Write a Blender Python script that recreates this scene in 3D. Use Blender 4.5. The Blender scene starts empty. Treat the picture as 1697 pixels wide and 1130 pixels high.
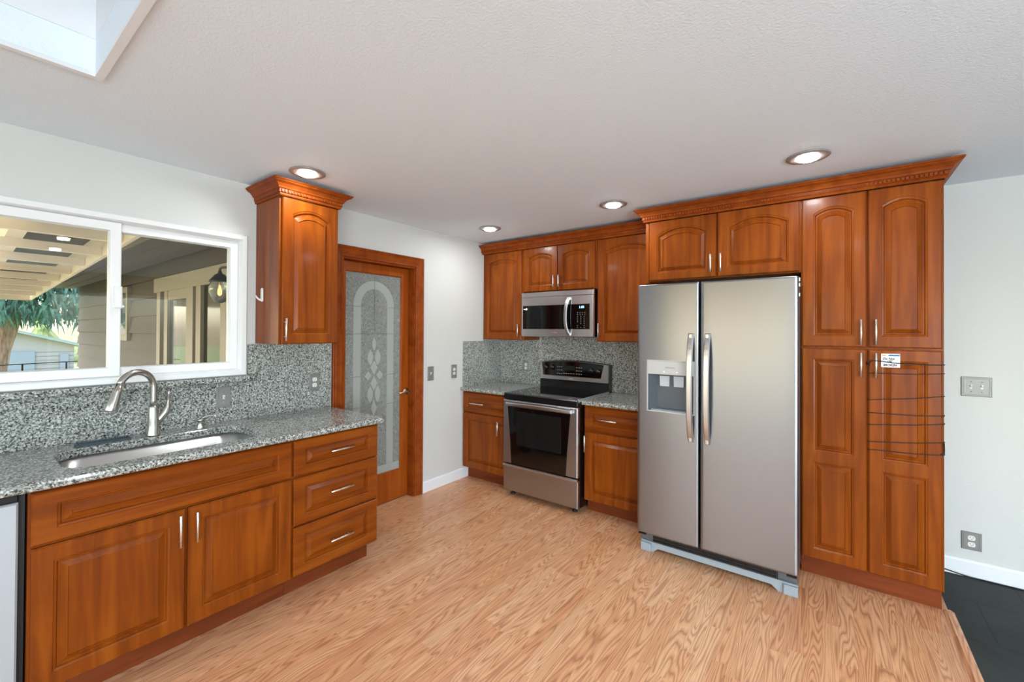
import bpy, bmesh, math, random
from mathutils import Vector, Matrix
random.seed(7)
S = bpy.context.scene
COL = S.collection
PI = math.pi

# ------------------------------------------------------------------ camera
F_PX, YAW, PITCH, ROLL = 709.47, 0.64375, 0.00709, 0.00545
cam_d = bpy.data.cameras.new('camera')
cam = bpy.data.objects.new('camera', cam_d); COL.objects.link(cam)
cam_d.sensor_width = 36.0
cam_d.lens = F_PX / 1697.0 * 36.0
cam_d.shift_y = -(565.0 - 543.936) / 1697.0
cam_d.clip_start = 0.02
cam_d.clip_end = 300
_d = Vector((-math.sin(YAW)*math.cos(PITCH), math.cos(YAW)*math.cos(PITCH), math.sin(PITCH)))
_r = Vector((math.cos(YAW), math.sin(YAW), 0)); _u = _r.cross(_d)
_r2 = math.cos(ROLL)*_r + math.sin(ROLL)*_u; _u2 = -math.sin(ROLL)*_r + math.cos(ROLL)*_u
cam.matrix_world = Matrix(((_r2.x, _u2.x, -_d.x, 2.9948), (_r2.y, _u2.y, -_d.y, -3.7714), (_r2.z, _u2.z, -_d.z, 1.4763), (0, 0, 0, 1)))
S.camera = cam

# ------------------------------------------------------------------ world, added fill lamps, exposure
W = bpy.data.worlds.new('sky'); S.world = W; W.use_nodes = True
wn = W.node_tree.nodes; wn.clear()
sky = wn.new('ShaderNodeTexSky'); sky.sky_type = 'NISHITA'
sky.sun_disc = False; sky.sun_elevation = math.radians(42); sky.sun_rotation = math.radians(200)
sky.dust_density = 2.5; sky.air_density = 1.0
bg = wn.new('ShaderNodeBackground'); bg.inputs['Strength'].default_value = 0.7
wo = wn.new('ShaderNodeOutputWorld')
W.node_tree.links.new(sky.outputs[0], bg.inputs['Color']); W.node_tree.links.new(bg.outputs[0], wo.inputs['Surface'])

def fill_lamp(name, loc, look, sx, sy, power, color=(1, 1, 1)):
    d = bpy.data.lights.new(name, 'AREA'); d.shape = 'RECTANGLE'; d.size = sx; d.size_y = sy
    d.energy = power; d.color = color
    o = bpy.data.objects.new(name, d); COL.objects.link(o); o.location = loc
    o.rotation_euler = Vector(look).to_track_quat('-Z', 'Y').to_euler()
    return o
FILL_COL = (0.82, 0.93, 1.0)
fill_lamp('fill_lamp_front', (5.35, -6.20, 1.05), (0, 1, 0.5), 2.2, 1.7, 78, FILL_COL)  # added lamp inside the front wall, tilted up to brighten ceiling and room
fill_lamp('fill_lamp_right', (6.20, -4.75, 1.05), (-1, 0, 0.5), 2.5, 1.7, 82, FILL_COL)  # added lamp on the right side, brightens the left run and ceiling

S.view_settings.view_transform = 'Standard'
S.view_settings.look = 'None'
S.view_settings.exposure = 0.84
S.view_settings.gamma = 1.0
S.view_settings.use_curve_mapping = False

# ------------------------------------------------------------------ materials
def sr(r, g, b):
    f = lambda c: (c/255.0/12.92) if c/255.0 <= 0.04045 else ((c/255.0+0.055)/1.055)**2.4
    return (f(r), f(g), f(b), 1.0)
class NT:
    def __init__(s, name):
        s.m = bpy.data.materials.new(name); s.m.use_nodes = True
        s.t = s.m.node_tree; s.n = s.t.nodes
        s.b = s.n['Principled BSDF']; s.out = s.n['Material Output']
    def add(s, typ, **kw):
        n = s.n.new(typ)
        for k, v in kw.items():
            if k in n.inputs: n.inputs[k].default_value = v
            else: setattr(n, k, v)
        return n
    def link(s, a, b): s.t.links.new(a, b)
    def set(s, **kw):
        for k, v in kw.items(): s.b.inputs[k.replace('_', ' ')].default_value = v
        return s
    def coord(s, scale=(1, 1, 1), kind='Object', rand=False):
        tc = s.add('ShaderNodeTexCoord'); mp = s.add('ShaderNodeMapping')
        mp.inputs['Scale'].default_value = scale
        s.link(tc.outputs[kind], mp.inputs['Vector'])
        if rand:
            oi = s.add('ShaderNodeObjectInfo')
            mul = s.add('ShaderNodeVectorMath', operation='SCALE'); mul.inputs[0].default_value = (13.1, 7.7, 9.3)
            s.link(oi.outputs['Random'], mul.inputs['Scale'])
            s.link(mul.outputs[0], mp.inputs['Location'])
        return mp.outputs[0]
    def noise(s, vec, scale, detail=4, rough=0.55, dist=0.0):
        n = s.add('ShaderNodeTexNoise'); n.inputs['Scale'].default_value = scale
        n.inputs['Detail'].default_value = detail; n.inputs['Roughness'].default_value = rough
        n.inputs['Distortion'].default_value = dist
        s.link(vec, n.inputs['Vector']); return n
    def ramp(s, fac, stops, interp='LINEAR'):
        r = s.add('ShaderNodeValToRGB'); r.color_ramp.interpolation = interp
        e = r.color_ramp.elements
        while len(e) < len(stops): e.new(0.5)
        for i, (p, c) in enumerate(stops): e[i].position = p; e[i].color = c
        s.link(fac, r.inputs['Fac']); return r
    def mix(s, fac, a, b, blend='MIX'):
        m = s.add('ShaderNodeMix', data_type='RGBA', blend_type=blend)
        for v, i in ((fac, 0), (a, 6), (b, 7)):
            if hasattr(v, 'links') or hasattr(v, 'is_output'): s.link(v, m.inputs[i])
            else: m.inputs[i].default_value = v
        return m.outputs[2]
    def bump(s, h, strength, dist=0.01):
        b = s.add('ShaderNodeBump'); b.inputs['Strength'].default_value = strength; b.inputs['Distance'].default_value = dist
        s.link(h, b.inputs['Height']); s.link(b.outputs[0], s.b.inputs['Normal'])

def plain(name, col, rough=0.5, metal=0.0, spec=0.5, coat=0.0):
    t = NT(name); t.set(Base_Color=col, Roughness=rough, Metallic=metal, Specular_IOR_Level=spec, Coat_Weight=coat)
    return t.m
def emit(name, col, strength):
    t = NT(name); t.set(Base_Color=col, Emission_Color=col, Emission_Strength=strength, Roughness=0.4); return t.m

def wood(name, scale, dark, mid, light, rough=0.30, coat=0.08):
    t = NT(name)
    v = t.coord(scale, rand=True)
    n1 = t.noise(v, 1.5, 3, 0.5, 0.8)
    n2 = t.noise(v, 30.0, 3, 0.6)
    blot = t.noise(t.coord((1, 1, 1), rand=True), 3.2, 3, 0.55)
    c1 = t.ramp(n1.outputs['Fac'], [(0.25, dark), (0.52, mid), (0.78, light)]).outputs['Color']
    c2 = t.ramp(n2.outputs['Fac'], [(0.3, (0.80, 0.78, 0.76, 1)), (0.7, (1, 1, 1, 1))]).outputs['Color']
    c3 = t.ramp(blot.outputs['Fac'], [(0.3, (0.84, 0.80, 0.78, 1)), (0.7, (1.08, 1.1, 1.12, 1))]).outputs['Color']
    c = t.mix(0.16, c1, c2, 'MULTIPLY'); c = t.mix(0.8, c, c3, 'MULTIPLY')
    t.link(c, t.b.inputs['Base Color'])
    t.set(Roughness=rough, Coat_Weight=coat, Coat_Roughness=0.12, Specular_IOR_Level=0.16)
    t.bump(n2.outputs['Fac'], 0.03, 0.002)
    return t.m
CW = (sr(108, 48, 9), sr(134, 64, 11), sr(150, 78, 17))
M = {}
M['wood_v'] = wood('cherry_stained_maple_upright', (14, 14, 1.1), *CW)
M['wood_h'] = wood('cherry_stained_maple_level', (1.1, 1.1, 14), *CW)
M['wood_trim'] = wood('cherry_stained_trim', (8, 8, 8), sr(122, 53, 13), sr(144, 66, 17), sr(158, 80, 23), 0.46, 0.0)
M['wood_door'] = wood('door_fir', (14, 14, 1.1), sr(134, 60, 14), sr(158, 76, 18), sr(172, 90, 24))
M['toe'] = wood('toe_kick_wood', (1.1, 1.1, 14), sr(104, 46, 18), sr(120, 56, 24), sr(132, 64, 28), 0.5)

def paint(name, col, rough, scale, strength, dist=0.004):
    t = NT(name); t.set(Base_Color=col, Roughness=rough, Specular_IOR_Level=0.3)
    n = t.noise(t.coord(), scale, 3, 0.55)
    t.bump(n.outputs['Fac'], strength, dist); return t.m
M['wall'] = paint('wall_paint', sr(212, 213, 209), 0.6, 95, 0.35)
M['ceiling'] = paint('ceiling_paint', sr(236, 246, 254), 0.8, 110, 0.5)
M['wall_dim'] = paint('dimmed_wall_paint', sr(112, 106, 96), 0.6, 95, 0.3)  # unseen wall coloured darker, standing in for a dim dining room in reflections
M['white'] = plain('white_vinyl', sr(238, 239, 238), 0.35)
M['white_trim'] = plain('white_trim_paint', sr(236, 238, 240), 0.4)

def granite(name, scale, lo, a, b, hi):
    t = NT(name)
    v = t.coord()
    vo = t.add('ShaderNodeTexVoronoi'); vo.inputs['Scale'].default_value = scale; t.link(v, vo.inputs['Vector'])
    n = t.noise(v, scale*0.55, 3, 0.7)
    sp = t.add('ShaderNodeSeparateColor'); t.link(vo.outputs['Color'], sp.inputs[0])
    ad = t.add('ShaderNodeMath', operation='ADD'); ad.inputs[1].default_value = 0
    mu = t.add('ShaderNodeMath', operation='MULTIPLY'); mu.inputs[1].default_value = 0.55
    t.link(sp.outputs[0], mu.inputs[0]); t.link(mu.outputs[0], ad.inputs[0])
    m2 = t.add('ShaderNodeMath', operation='MULTIPLY_ADD'); m2.inputs[1].default_value = 1.25; m2.inputs[2].default_value = -0.40
    t.link(n.outputs['Fac'], m2.inputs[0]); t.link(m2.outputs[0], ad.inputs[1])
    r = t.ramp(ad.outputs[0], [(0.18, lo), (0.36, a), (0.58, b), (0.82, hi)])
    t.link(r.outputs['Color'], t.b.inputs['Base Color'])
    t.set(Roughness=0.12, Specular_IOR_Level=0.5)
    return t.m
M['granite'] = granite('grey_granite', 175, sr(40, 42, 41), sr(108, 110, 106), sr(158, 160, 154), sr(208, 209, 202))

# oak laminate strip floor, boards along Y
t = NT('oak_laminate')
tc = t.add('ShaderNodeTexCoord'); sep = t.add('ShaderNodeSeparateXYZ'); t.link(tc.outputs['Object'], sep.inputs[0])
def math_n(op, a, b=None, c=None):
    n = t.add('ShaderNodeMath', operation=op)
    for i, v in enumerate((a, b, c)):
        if v is None: continue
        if isinstance(v, (int, float)): n.inputs[i].default_value = v
        else: t.link(v, n.inputs[i])
    return n.outputs[0]
SW = 0.066
xs = math_n('DIVIDE', sep.outputs['X'], SW); row = math_n('FLOOR', xs)
wn1 = t.add('ShaderNodeTexWhiteNoise', noise_dimensions='1D'); t.link(row, wn1.inputs['W'])
off = math_n('MULTIPLY', wn1.outputs['Value'], 3.7)
ys = math_n('ADD', math_n('DIVIDE', sep.outputs['Y'], 0.62), off); seg = math_n('FLOOR', ys)
cx = t.add('ShaderNodeCombineXYZ'); t.link(row, cx.inputs[0]); t.link(seg, cx.inputs[1])
wn2 = t.add('ShaderNodeTexWhiteNoise', noise_dimensions='2D'); t.link(cx.outputs[0], wn2.inputs['Vector'])
# grain coordinates: stretched along the board and shifted per board
rv = t.add('ShaderNodeVectorMath', operation='SCALE'); t.link(wn2.outputs['Color'], rv.inputs[0]); rv.inputs['Scale'].default_value = 20
gm = t.add('ShaderNodeVectorMath', operation='MULTIPLY'); t.link(tc.outputs['Object'], gm.inputs[0]); gm.inputs[1].default_value = (14.0, 1.1, 1)
ga = t.add('ShaderNodeVectorMath', operation='ADD'); t.link(gm.outputs[0], ga.inputs[0]); t.link(rv.outputs[0], ga.inputs[1])
gn = t.noise(ga.outputs[0], 1.0, 1, 0.4, 0.35)
rings = math_n('FRACT', math_n('MULTIPLY', gn.outputs['Fac'], 19.0))
rr = t.ramp(rings, [(0.0, (0.12, 0.12, 0.12, 1)), (0.22, (0.75, 0.75, 0.75, 1)), (0.55, (1, 1, 1, 1)), (0.85, (0.6, 0.6, 0.6, 1)), (1.0, (0.12, 0.12, 0.12, 1))])
pm = t.add('ShaderNodeVectorMath', operation='MULTIPLY'); t.link(tc.outputs['Object'], pm.inputs[0]); pm.inputs[1].default_value = (260, 9, 1)
pores = t.noise(pm.outputs[0], 1.0, 2, 0.5)
pr_ = t.ramp(pores.outputs['Fac'], [(0.34, (0.72, 0.66, 0.60, 1)), (0.52, (1, 1, 1, 1))])
base = t.ramp(wn2.outputs['Value'], [(0.0, sr(224, 162, 118)), (0.3, sr(230, 174, 128)), (0.55, sr(233, 180, 136)), (0.8, sr(226, 166, 122)), (1.0, sr(238, 190, 146))])
ringc = t.mix(rr.outputs['Color'], sr(150, 92, 58), (1, 1, 1, 1))
c = t.mix(0.68, base.outputs['Color'], ringc, 'MULTIPLY'); c = t.mix(0.55, c, pr_.outputs['Color'], 'MULTIPLY')
fx = math_n('FRACT', xs); edge = math_n('LESS_THAN', math_n('MINIMUM', fx, math_n('SUBTRACT', 1.0, fx)), 0.013)
c = t.mix(math_n('MULTIPLY', edge, 0.22), c, sr(120, 70, 44))
t.link(c, t.b.inputs['Base Color'])
t.set(Roughness=0.33, Specular_IOR_Level=0.45)
M['oak'] = t.m

t = NT('slate_tile'); v = t.coord()
n = t.noise(v, 2.2, 6, 0.6, 0.4)
br = t.add('ShaderNodeTexBrick'); br.offset = 0.5
br.inputs['Scale'].default_value = 1.0; br.inputs['Brick Width'].default_value = 0.42; br.inputs['Row Height'].default_value = 0.42; br.inputs['Mortar Size'].default_value = 0.004
br.inputs['Color1'].default_value = (1, 1, 1, 1); br.inputs['Color2'].default_value = (0.85, 0.85, 0.85, 1); br.inputs['Mortar'].default_value = (0.55, 0.55, 0.55, 1)
t.link(t.coord(), br.inputs['Vector'])
c = t.ramp(n.outputs['Fac'], [(0.3, sr(36, 41, 40)), (0.7, sr(60, 66, 64))]).outputs['Color']
c = t.mix(1.0, c, br.outputs['Color'], 'MULTIPLY'); t.link(c, t.b.inputs['Base Color']); t.set(Roughness=0.6, Specular_IOR_Level=0.25)
t.bump(n.outputs['Fac'], 0.4, 0.01); M['slate'] = t.m

def steel(name, col, rough, aniso=0.6, stretch=(2, 2, 220), bump=0.04):
    t = NT(name); t.set(Base_Color=col, Metallic=1.0, Roughness=rough, Anisotropic=aniso, Anisotropic_Rotation=0.25)
    n = t.noise(t.coord(stretch), 1.0, 2, 0.5)
    t.bump(n.outputs['Fac'], bump, 0.001); return t.m
M['steel'] = steel('brushed_stainless', sr(152, 155, 160), 0.31, 0.7)
M['steel_oven'] = steel('oven_stainless', sr(176, 178, 181), 0.34, 0.5)
M['steel_micro'] = steel('microwave_stainless', sr(214, 215, 217), 0.30, 0.5)
M['steel_bright'] = steel('satin_stainless', sr(200, 200, 200), 0.32, bump=0.02)
M['sink'] = steel('sink_stainless', sr(206, 208, 208), 0.33, stretch=(150, 3, 3), bump=0.03)
M['nickel'] = plain('brushed_nickel', sr(196, 192, 184), 0.24, 1.0)
M['pull'] = plain('satin_nickel_pull', sr(226, 220, 208), 0.30, 1.0)
M['trim_metal'] = plain('lamp_trim_nickel', sr(160, 156, 153), 0.4, 0.3)
M['trim_silver'] = plain('satin_silver', sr(176, 176, 176), 0.4, 0.4)
M['plate'] = plain('metal_wall_plate', sr(140, 139, 136), 0.42, 0.25)
M['black'] = plain('black_enamel', sr(14, 14, 15), 0.25)
M['black_matte'] = plain('black_plastic', sr(20, 20, 20), 0.55)
M['black_glass'] = plain('black_glass', sr(6, 7, 8), 0.05, coat=0.3)
M['oven_glass'] = plain('oven_window_glass', sr(22, 24, 24), 0.10)
M['greyplastic'] = plain('grey_plastic', sr(150, 160, 166), 0.45)
M['dispenser'] = plain('dispenser_grey', sr(88, 94, 100), 0.25)
M['paddle'] = plain('clear_paddle', sr(186, 192, 198), 0.12, coat=0.5)
M['panel_grey'] = plain('silver_panel', sr(186, 187, 186), 0.4)
M['mark'] = plain('printed_mark', sr(150, 155, 158), 0.5)
M['logo_dark'] = plain('logo_grey', sr(96, 96, 96), 0.5)
M['ivory'] = plain('ivory_plastic', sr(232, 229, 220), 0.4)
M['slot'] = plain('slot_dark', sr(40, 38, 36), 0.6)
M['brass'] = plain('antique_nickel', sr(190, 172, 140), 0.25, 1.0)
M['rubber'] = plain('slate_rubber', sr(58, 72, 80), 0.45)
M['paper'] = plain('paper_white', sr(236, 238, 240), 0.7)
M['paper_blue'] = plain('print_blue', sr(44, 120, 178), 0.6)
M['paper_orange'] = plain('print_orange', sr(236, 170, 70), 0.6)
M['ink'] = plain('pen_ink', sr(40, 44, 60), 0.6)
M['cord'] = plain('black_cord', sr(30, 22, 20), 0.6)
M['lens'] = emit('lamp_lens', (1, 0.99, 0.98, 1), 24.0)
M['clock'] = emit('clock_digits', (0.25, 0.62, 1.0, 1), 2.2)

# clear window glass
t = NT('window_glass'); t.n.remove(t.b)
tr = t.add('ShaderNodeBsdfTransparent'); tr.inputs[0].default_value = (0.93, 0.95, 0.94, 1)
gl = t.add('ShaderNodeBsdfGlossy'); gl.inputs['Roughness'].default_value = 0.0
fr = t.add('ShaderNodeFresnel'); fr.inputs['IOR'].default_value = 1.45
mx = t.add('ShaderNodeMixShader'); t.link(fr.outputs[0], mx.inputs[0]); t.link(tr.outputs[0], mx.inputs[1]); t.link(gl.outputs[0], mx.inputs[2])
t.link(mx.outputs[0], t.out.inputs['Surface']); M['glass'] = t.m
t = NT('dimming_opal'); t.n.remove(t.b)  # translucent pane made up to cut the light in the skylight well
ta = t.add('ShaderNodeBsdfTranslucent'); ta.inputs[0].default_value = (0.34, 0.345, 0.335, 1)
t.link(ta.outputs[0], t.out.inputs['Surface']); M['opal'] = t.m
# textured privacy glass of the pantry door
t = NT('textured_door_glass'); t.set(Base_Color=sr(142, 148, 142), Roughness=0.10, Transmission_Weight=0.12, Specular_IOR_Level=0.5)
n = t.noise(t.coord(), 60, 3, 0.6, 1.5); t.bump(n.outputs['Fac'], 1.0, 0.012); t.link(t.b.inputs['Normal'].links[0].from_socket, t.b.inputs['Coat Normal'])
cc = t.ramp(n.outputs['Fac'], [(0.35, sr(132, 138, 132)), (0.65, sr(172, 178, 172))]); t.link(cc.outputs[0], t.b.inputs['Base Color']); t.set(Coat_Weight=0.8, Coat_Roughness=0.06); M['frost'] = t.m
M['etch'] = plain('etched_glass', sr(162, 168, 162), 0.5)
M['came'] = plain('came_line', sr(118, 124, 120), 0.3, 0.3)
# outdoors
t = NT('lap_siding_paint'); t.set(Base_Color=sr(78, 67, 57), Roughness=0.7); M['siding'] = t.m
M['soffit'] = plain('soffit_paint', sr(88, 80, 72), 0.7)
M['cream'] = plain('cream_paint', sr(240, 224, 202), 0.6)
M['roof_panel'] = plain('patio_roof_panel', sr(70, 64, 57), 0.7)
t = NT('corrugated_panel'); t.set(Base_Color=sr(230, 220, 196), Roughness=0.5, Transmission_Weight=0.5); M['lightpanel'] = t.m
M['tan_trim'] = plain('tan_trim', sr(138, 127, 110), 0.6)
M['garage'] = plain('garage_siding', sr(168, 160, 156), 0.7)
M['garage_door'] = plain('garage_door_paint', sr(146, 152, 160), 0.6)
M['garage_trim'] = plain('garage_trim', sr(214, 180, 140), 0.7)
M['shingle'] = plain('roof_shingle', sr(150, 160, 150), 0.8)
t = NT('cedar_bark'); n = t.noise(t.coord((6, 6, 1)), 4, 5, 0.6); c = t.ramp(n.outputs['Fac'], [(0.3, sr(110, 84, 70)), (0.7, sr(178, 148, 124))]); t.link(c.outputs[0], t.b.inputs['Base Color']); t.set(Roughness=0.9); M['bark'] = t.m
t = NT('cedar_foliage'); n = t.noise(t.coord(), 3.0, 4, 0.6); c = t.ramp(n.outputs['Fac'], [(0.3, sr(46, 82, 64)), (0.7, sr(108, 150, 124))]); t.link(c.outputs[0], t.b.inputs['Base Color']); t.set(Roughness=0.8); M['leaf'] = t.m
t = NT('lawn'); n = t.noise(t.coord(), 1.5, 6, 0.7); c = t.ramp(n.outputs['Fac'], [(0.3, sr(120, 130, 70)), (0.7, sr(190, 190, 120))]); t.link(c.outputs[0], t.b.inputs['Base Color']); t.set(Roughness=0.95); M['lawn'] = t.m
t = NT('hedge'); n = t.noise(t.coord(), 2.5, 6, 0.75); c = t.ramp(n.outputs['Fac'], [(0.3, sr(110, 134, 84)), (0.5, sr(190, 196, 130)), (0.7, sr(222, 214, 190))]); t.link(c.outputs[0], t.b.inputs['Base Color']); t.set(Roughness=0.9); M['hedge'] = t.m
M['iron'] = plain('dark_iron', sr(48, 44, 40), 0.5, 0.5)
M['lamp_flame'] = emit('lantern_bulb', (1.0, 0.45, 0.16, 1), 1.6)
t = NT('clear_lantern_glass'); t.set(Base_Color=sr(225, 228, 220), Roughness=0.08, Transmission_Weight=0.9); M['lantern_glass'] = t.m
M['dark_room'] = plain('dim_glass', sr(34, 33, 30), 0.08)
M['outer_glass'] = plain('sky_glass', sr(60, 66, 70), 0.03)

# ------------------------------------------------------------------ mesh building
WORLD = lambda u, v, w: (u, v, w)
LEFT = lambda u, v, w: (w, u, v)        # on the left wall: u along Y, v up, w out into the room
BACK = lambda u, v, w: (u, -w, v)       # on the back wall: u along X, v up, w out into the room
class MB:
    def __init__(s, f=WORLD): s.v = []; s.f = []; s.fr = f; s.smooth = []
    def vert(s, u, v, w): s.v.append(s.fr(u, v, w)); return len(s.v)-1
    def face(s, idx, smooth=False): s.f.append(tuple(idx)); s.smooth.append(smooth)
    def loop(s, pts): return [s.vert(*p) for p in pts]
    def bridge(s, a, b, smooth=False, closed=True):
        n = len(a)
        for i in range(n if closed else n-1):
            j = (i+1) % n; s.face((a[i], a[j], b[j], b[i]), smooth)
    def box(s, u0, v0, w0, u1, v1, w1, c=0.0):
        if c <= 0:
            a = s.loop([(u0, v0, w0), (u1, v0, w0), (u1, v1, w0), (u0, v1, w0)]); b = s.loop([(u0, v0, w1), (u1, v0, w1), (u1, v1, w1), (u0, v1, w1)])
            s.face(a[::-1]); s.face(b); s.bridge(a, b); return
        R = lambda d, w: s.loop([(u0+d, v0+d, w), (u1-d, v0+d, w), (u1-d, v1-d, w), (u0+d, v1-d, w)])
        L = [R(c, w0), R(0, w0+c), R(0, w1-c), R(c, w1)]
        s.face(L[0][::-1]); s.face(L[3])
        for i in range(3): s.bridge(L[i], L[i+1])
    def prism(s, poly, w0, w1, smooth=False):
        a = s.loop([(p[0], p[1], w0) for p in poly]); b = s.loop([(p[0], p[1], w1) for p in poly])
        s.face(a[::-1]); s.face(b); s.bridge(a, b, smooth)
    def lathe(s, prof, c, axis='v', n=24, arc=None):
        # prof: (radius, height along axis); c: centre in (u,v,w)
        loops = []
        for r, h in prof:
            L = []
            for k in range(n):
                a = 2*PI*k/n; x, y = r*math.cos(a), r*math.sin(a)
                p = {'v': (c[0]+x, c[1]+h, c[2]-y), 'w': (c[0]+x, c[1]+y, c[2]+h), 'u': (c[0]+h, c[1]+x, c[2]+y)}[axis]
                L.append(p)
            loops.append(s.loop(L))
        for a, b in zip(loops, loops[1:]): s.bridge(a, b, True)
        if prof[0][0] > 1e-6: s.face(loops[0][::-1])
        if prof[-1][0] > 1e-6: s.face(loops[-1])
    def tube(s, pts, rad, n=10, cap=True):
        P = [Vector(p) for p in pts]; R = rad if isinstance(rad, (list, tuple)) else [rad]*len(P)
        up = None; loops = []
        for i, p in enumerate(P):
            t = (P[min(i+1, len(P)-1)] - P[max(i-1, 0)]).normalized()
            if up is None:
                up = Vector((0, 0, 1)) if abs(t.z) < 0.9 else Vector((1, 0, 0))
            up = (up - t*up.dot(t)).normalized(); si = t.cross(up)
            loops.append(s.loop([tuple(p + R[i]*(math.cos(2*PI*k/n)*up + math.sin(2*PI*k/n)*si)) for k in range(n)]))
        for a, b in zip(loops, loops[1:]): s.bridge(a, b, True)
        if cap: s.face(loops[0][::-1]); s.face(loops[-1])
    def strip(s, pts, half_w, half_t, wdir):
        # flat bar swept along pts (u,v,w): half_w across direction wdir, half_t normal to it
        P = [Vector(p) for p in pts]; d = Vector(wdir).normalized(); loops = []
        for i, p in enumerate(P):
            t = (P[min(i+1, len(P)-1)] - P[max(i-1, 0)]).normalized(); nn = t.cross(d).normalized()
            c = half_t*0.5
            q = [(-half_w, -half_t+c), (-half_w+c, -half_t), (half_w-c, -half_t), (half_w, -half_t+c), (half_w, half_t-c), (half_w-c, half_t), (-half_w+c, half_t), (-half_w, half_t-c)]
            loops.append(s.loop([tuple(p + a*d + b*nn) for a, b in q]))
        for a, b in zip(loops, loops[1:]): s.bridge(a, b, False)
        s.face(loops[0][::-1]); s.face(loops[-1])

def wpos(o):
    p = Vector((0, 0, 0))
    while o is not None: p += o.location; o = o.parent
    return p
def obj(name, mb, mat, parent=None):
    c = Vector((0, 0, 0))
    lo = Vector((min(p[i] for p in mb.v) for i in range(3))); hi = Vector((max(p[i] for p in mb.v) for i in range(3)))
    c = (lo+hi)/2
    if parent is None: c.z = lo.z
    me = bpy.data.meshes.new(name)
    me.from_pydata([tuple(Vector(p)-c) for p in mb.v], [], mb.f)
    me.polygons.foreach_set('use_smooth', mb.smooth)
    bm = bmesh.new(); bm.from_mesh(me); bmesh.ops.recalc_face_normals(bm, faces=bm.faces); bm.to_mesh(me); bm.free()
    me.materials.append(M[mat] if isinstance(mat, str) else mat)
    o = bpy.data.objects.new(name, me); COL.objects.link(o)
    if parent is not None: o.parent = parent; o.location = c - wpos(parent)
    else: o.location = c
    return o
def tag(o, label, cat, group=None):
    o['label'] = label; o['category'] = cat
    if group: o['group'] = group
    return o
def thing(name, label, cat, loc, group=None):
    o = bpy.data.objects.new(name, None); COL.objects.link(o); o.location = loc; o.empty_display_size = 0.1
    return tag(o, label, cat, group)
def struct(o): o['kind'] = 'structure'; return o
def root_struct(name, loc):
    o = bpy.data.objects.new(name, None); COL.objects.link(o); o.location = loc; o.empty_display_size = 0.1
    return struct(o)
def text_mesh(name, s, size, fr, u, v, w, mat, parent, shear=0.0, depth=0.0004, align='CENTER', sx=1.0, weight=0.0):
    cu = bpy.data.curves.new('lettering', 'FONT'); cu.body = s; cu.size = size; cu.extrude = depth; cu.shear = shear; cu.align_x = align; cu.offset = weight
    cu.resolution_u = 3
    tmp = bpy.data.objects.new('lettering', cu); COL.objects.link(tmp)
    bpy.context.view_layer.update()
    dg = bpy.context.evaluated_depsgraph_get()
    me = tmp.evaluated_get(dg).to_mesh()
    mb = MB(fr)
    for p in me.vertices: mb.vert(u + p.co.x*sx, v + p.co.y, w + p.co.z)
    for p in me.polygons: mb.face(tuple(p.vertices))
    tmp.evaluated_get(dg).to_mesh_clear()
    bpy.data.objects.remove(tmp); bpy.data.curves.remove(cu)
    return obj(name, mb, mat, parent)

# ------------------------------------------------------------------ room shell
H = 2.405
mb = MB(); mb.box(-0.12, -6.7, -0.12, 3.485, 0.12, 0.0); mb.box(-2.6, -2.2, -0.12, -0.12, 0.12, 0.0); struct(obj('floor', mb, 'oak'))
mb = MB(); mb.box(3.485, -6.7, -0.12, 6.7, 0.12, 0.0); o = struct(obj('floor_slate', mb, 'slate'))
WY0, WY1, WZ0, WZ1 = -3.87, -2.605, 1.19, 2.075
DY0, DY1, DZ1 = -1.945, -1.222, 2.05
mb = MB(LEFT)
mb.box(-6.7, 0, -0.12, WY0, H, 0); mb.box(WY0, 0, -0.12, WY1, WZ0, 0); mb.box(WY0, WZ1, -0.12, WY1, H, 0)
mb.box(WY1, 0, -0.12, DY0, H, 0); mb.box(DY0, DZ1, -0.12, DY1, H, 0); mb.box(DY1, 0, -0.12, 0.0, H, 0)
struct(obj('wall_left', mb, 'wall'))
mb = MB(); mb.box(-2.6, 0, 0, 6.7, 0.12, H); struct(obj('wall_back', mb, 'wall'))
mb = MB(); mb.box(6.58, -6.7, 0, 6.7, -6.1, H); mb.box(6.58, -6.1, 2.12, 6.7, -3.4, H); mb.box(6.58, -6.1, 0, 6.7, -3.4, 0.1); mb.box(6.58, -3.4, 0, 6.7, -2.8, H); mb.box(6.58, -1.1, 0, 6.7, 0, H); mb.box(6.58, -2.8, 0, 6.7, -1.1, 0.77); mb.box(6.58, -2.8, 2.07, 6.7, -1.1, H)
struct(obj('wall_right', mb, 'wall_dim'))
mb = MB(); mb.box(-0.12, -6.7, 0, 0.3, -6.58, H); mb.box(0.3, -6.7, 0, 3.1, -6.58, 1.2); mb.box(0.3, -6.7, 2.12, 3.1, -6.58, H); mb.box(3.1, -6.7, 0, 4.2, -6.58, H); mb.box(6.5, -6.7, 0, 6.7, -6.58, H); mb.box(4.2, -6.7, 2.12, 6.5, -6.58, H); mb.box(4.2, -6.7, 0, 6.5, -6.58, 0.1)
struct(obj('wall_front', mb, 'wall'))
mb = MB(); mb.box(-2.6, -2.2, 0, -2.5, 0, H); struct(obj('wall_utility', mb, 'wall'))
SX0, SX1, SY0, SY1 = 0.855, 2.05, -4.30, -3.445
mb = MB()
mb.box(-0.12, -6.7, H, SX0, 0.12, H+0.12); mb.box(-2.6, -2.2, H, -0.12, 0.12, H+0.12); mb.box(SX1, -6.7, H, 6.7, 0.12, H+0.12)
mb.box(SX0, -6.7, H, SX1, SY0, H+0.12); mb.box(SX0, SY1, H, SX1, 0.12, H+0.12)
struct(obj('ceiling', mb, 'ceiling'))
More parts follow.
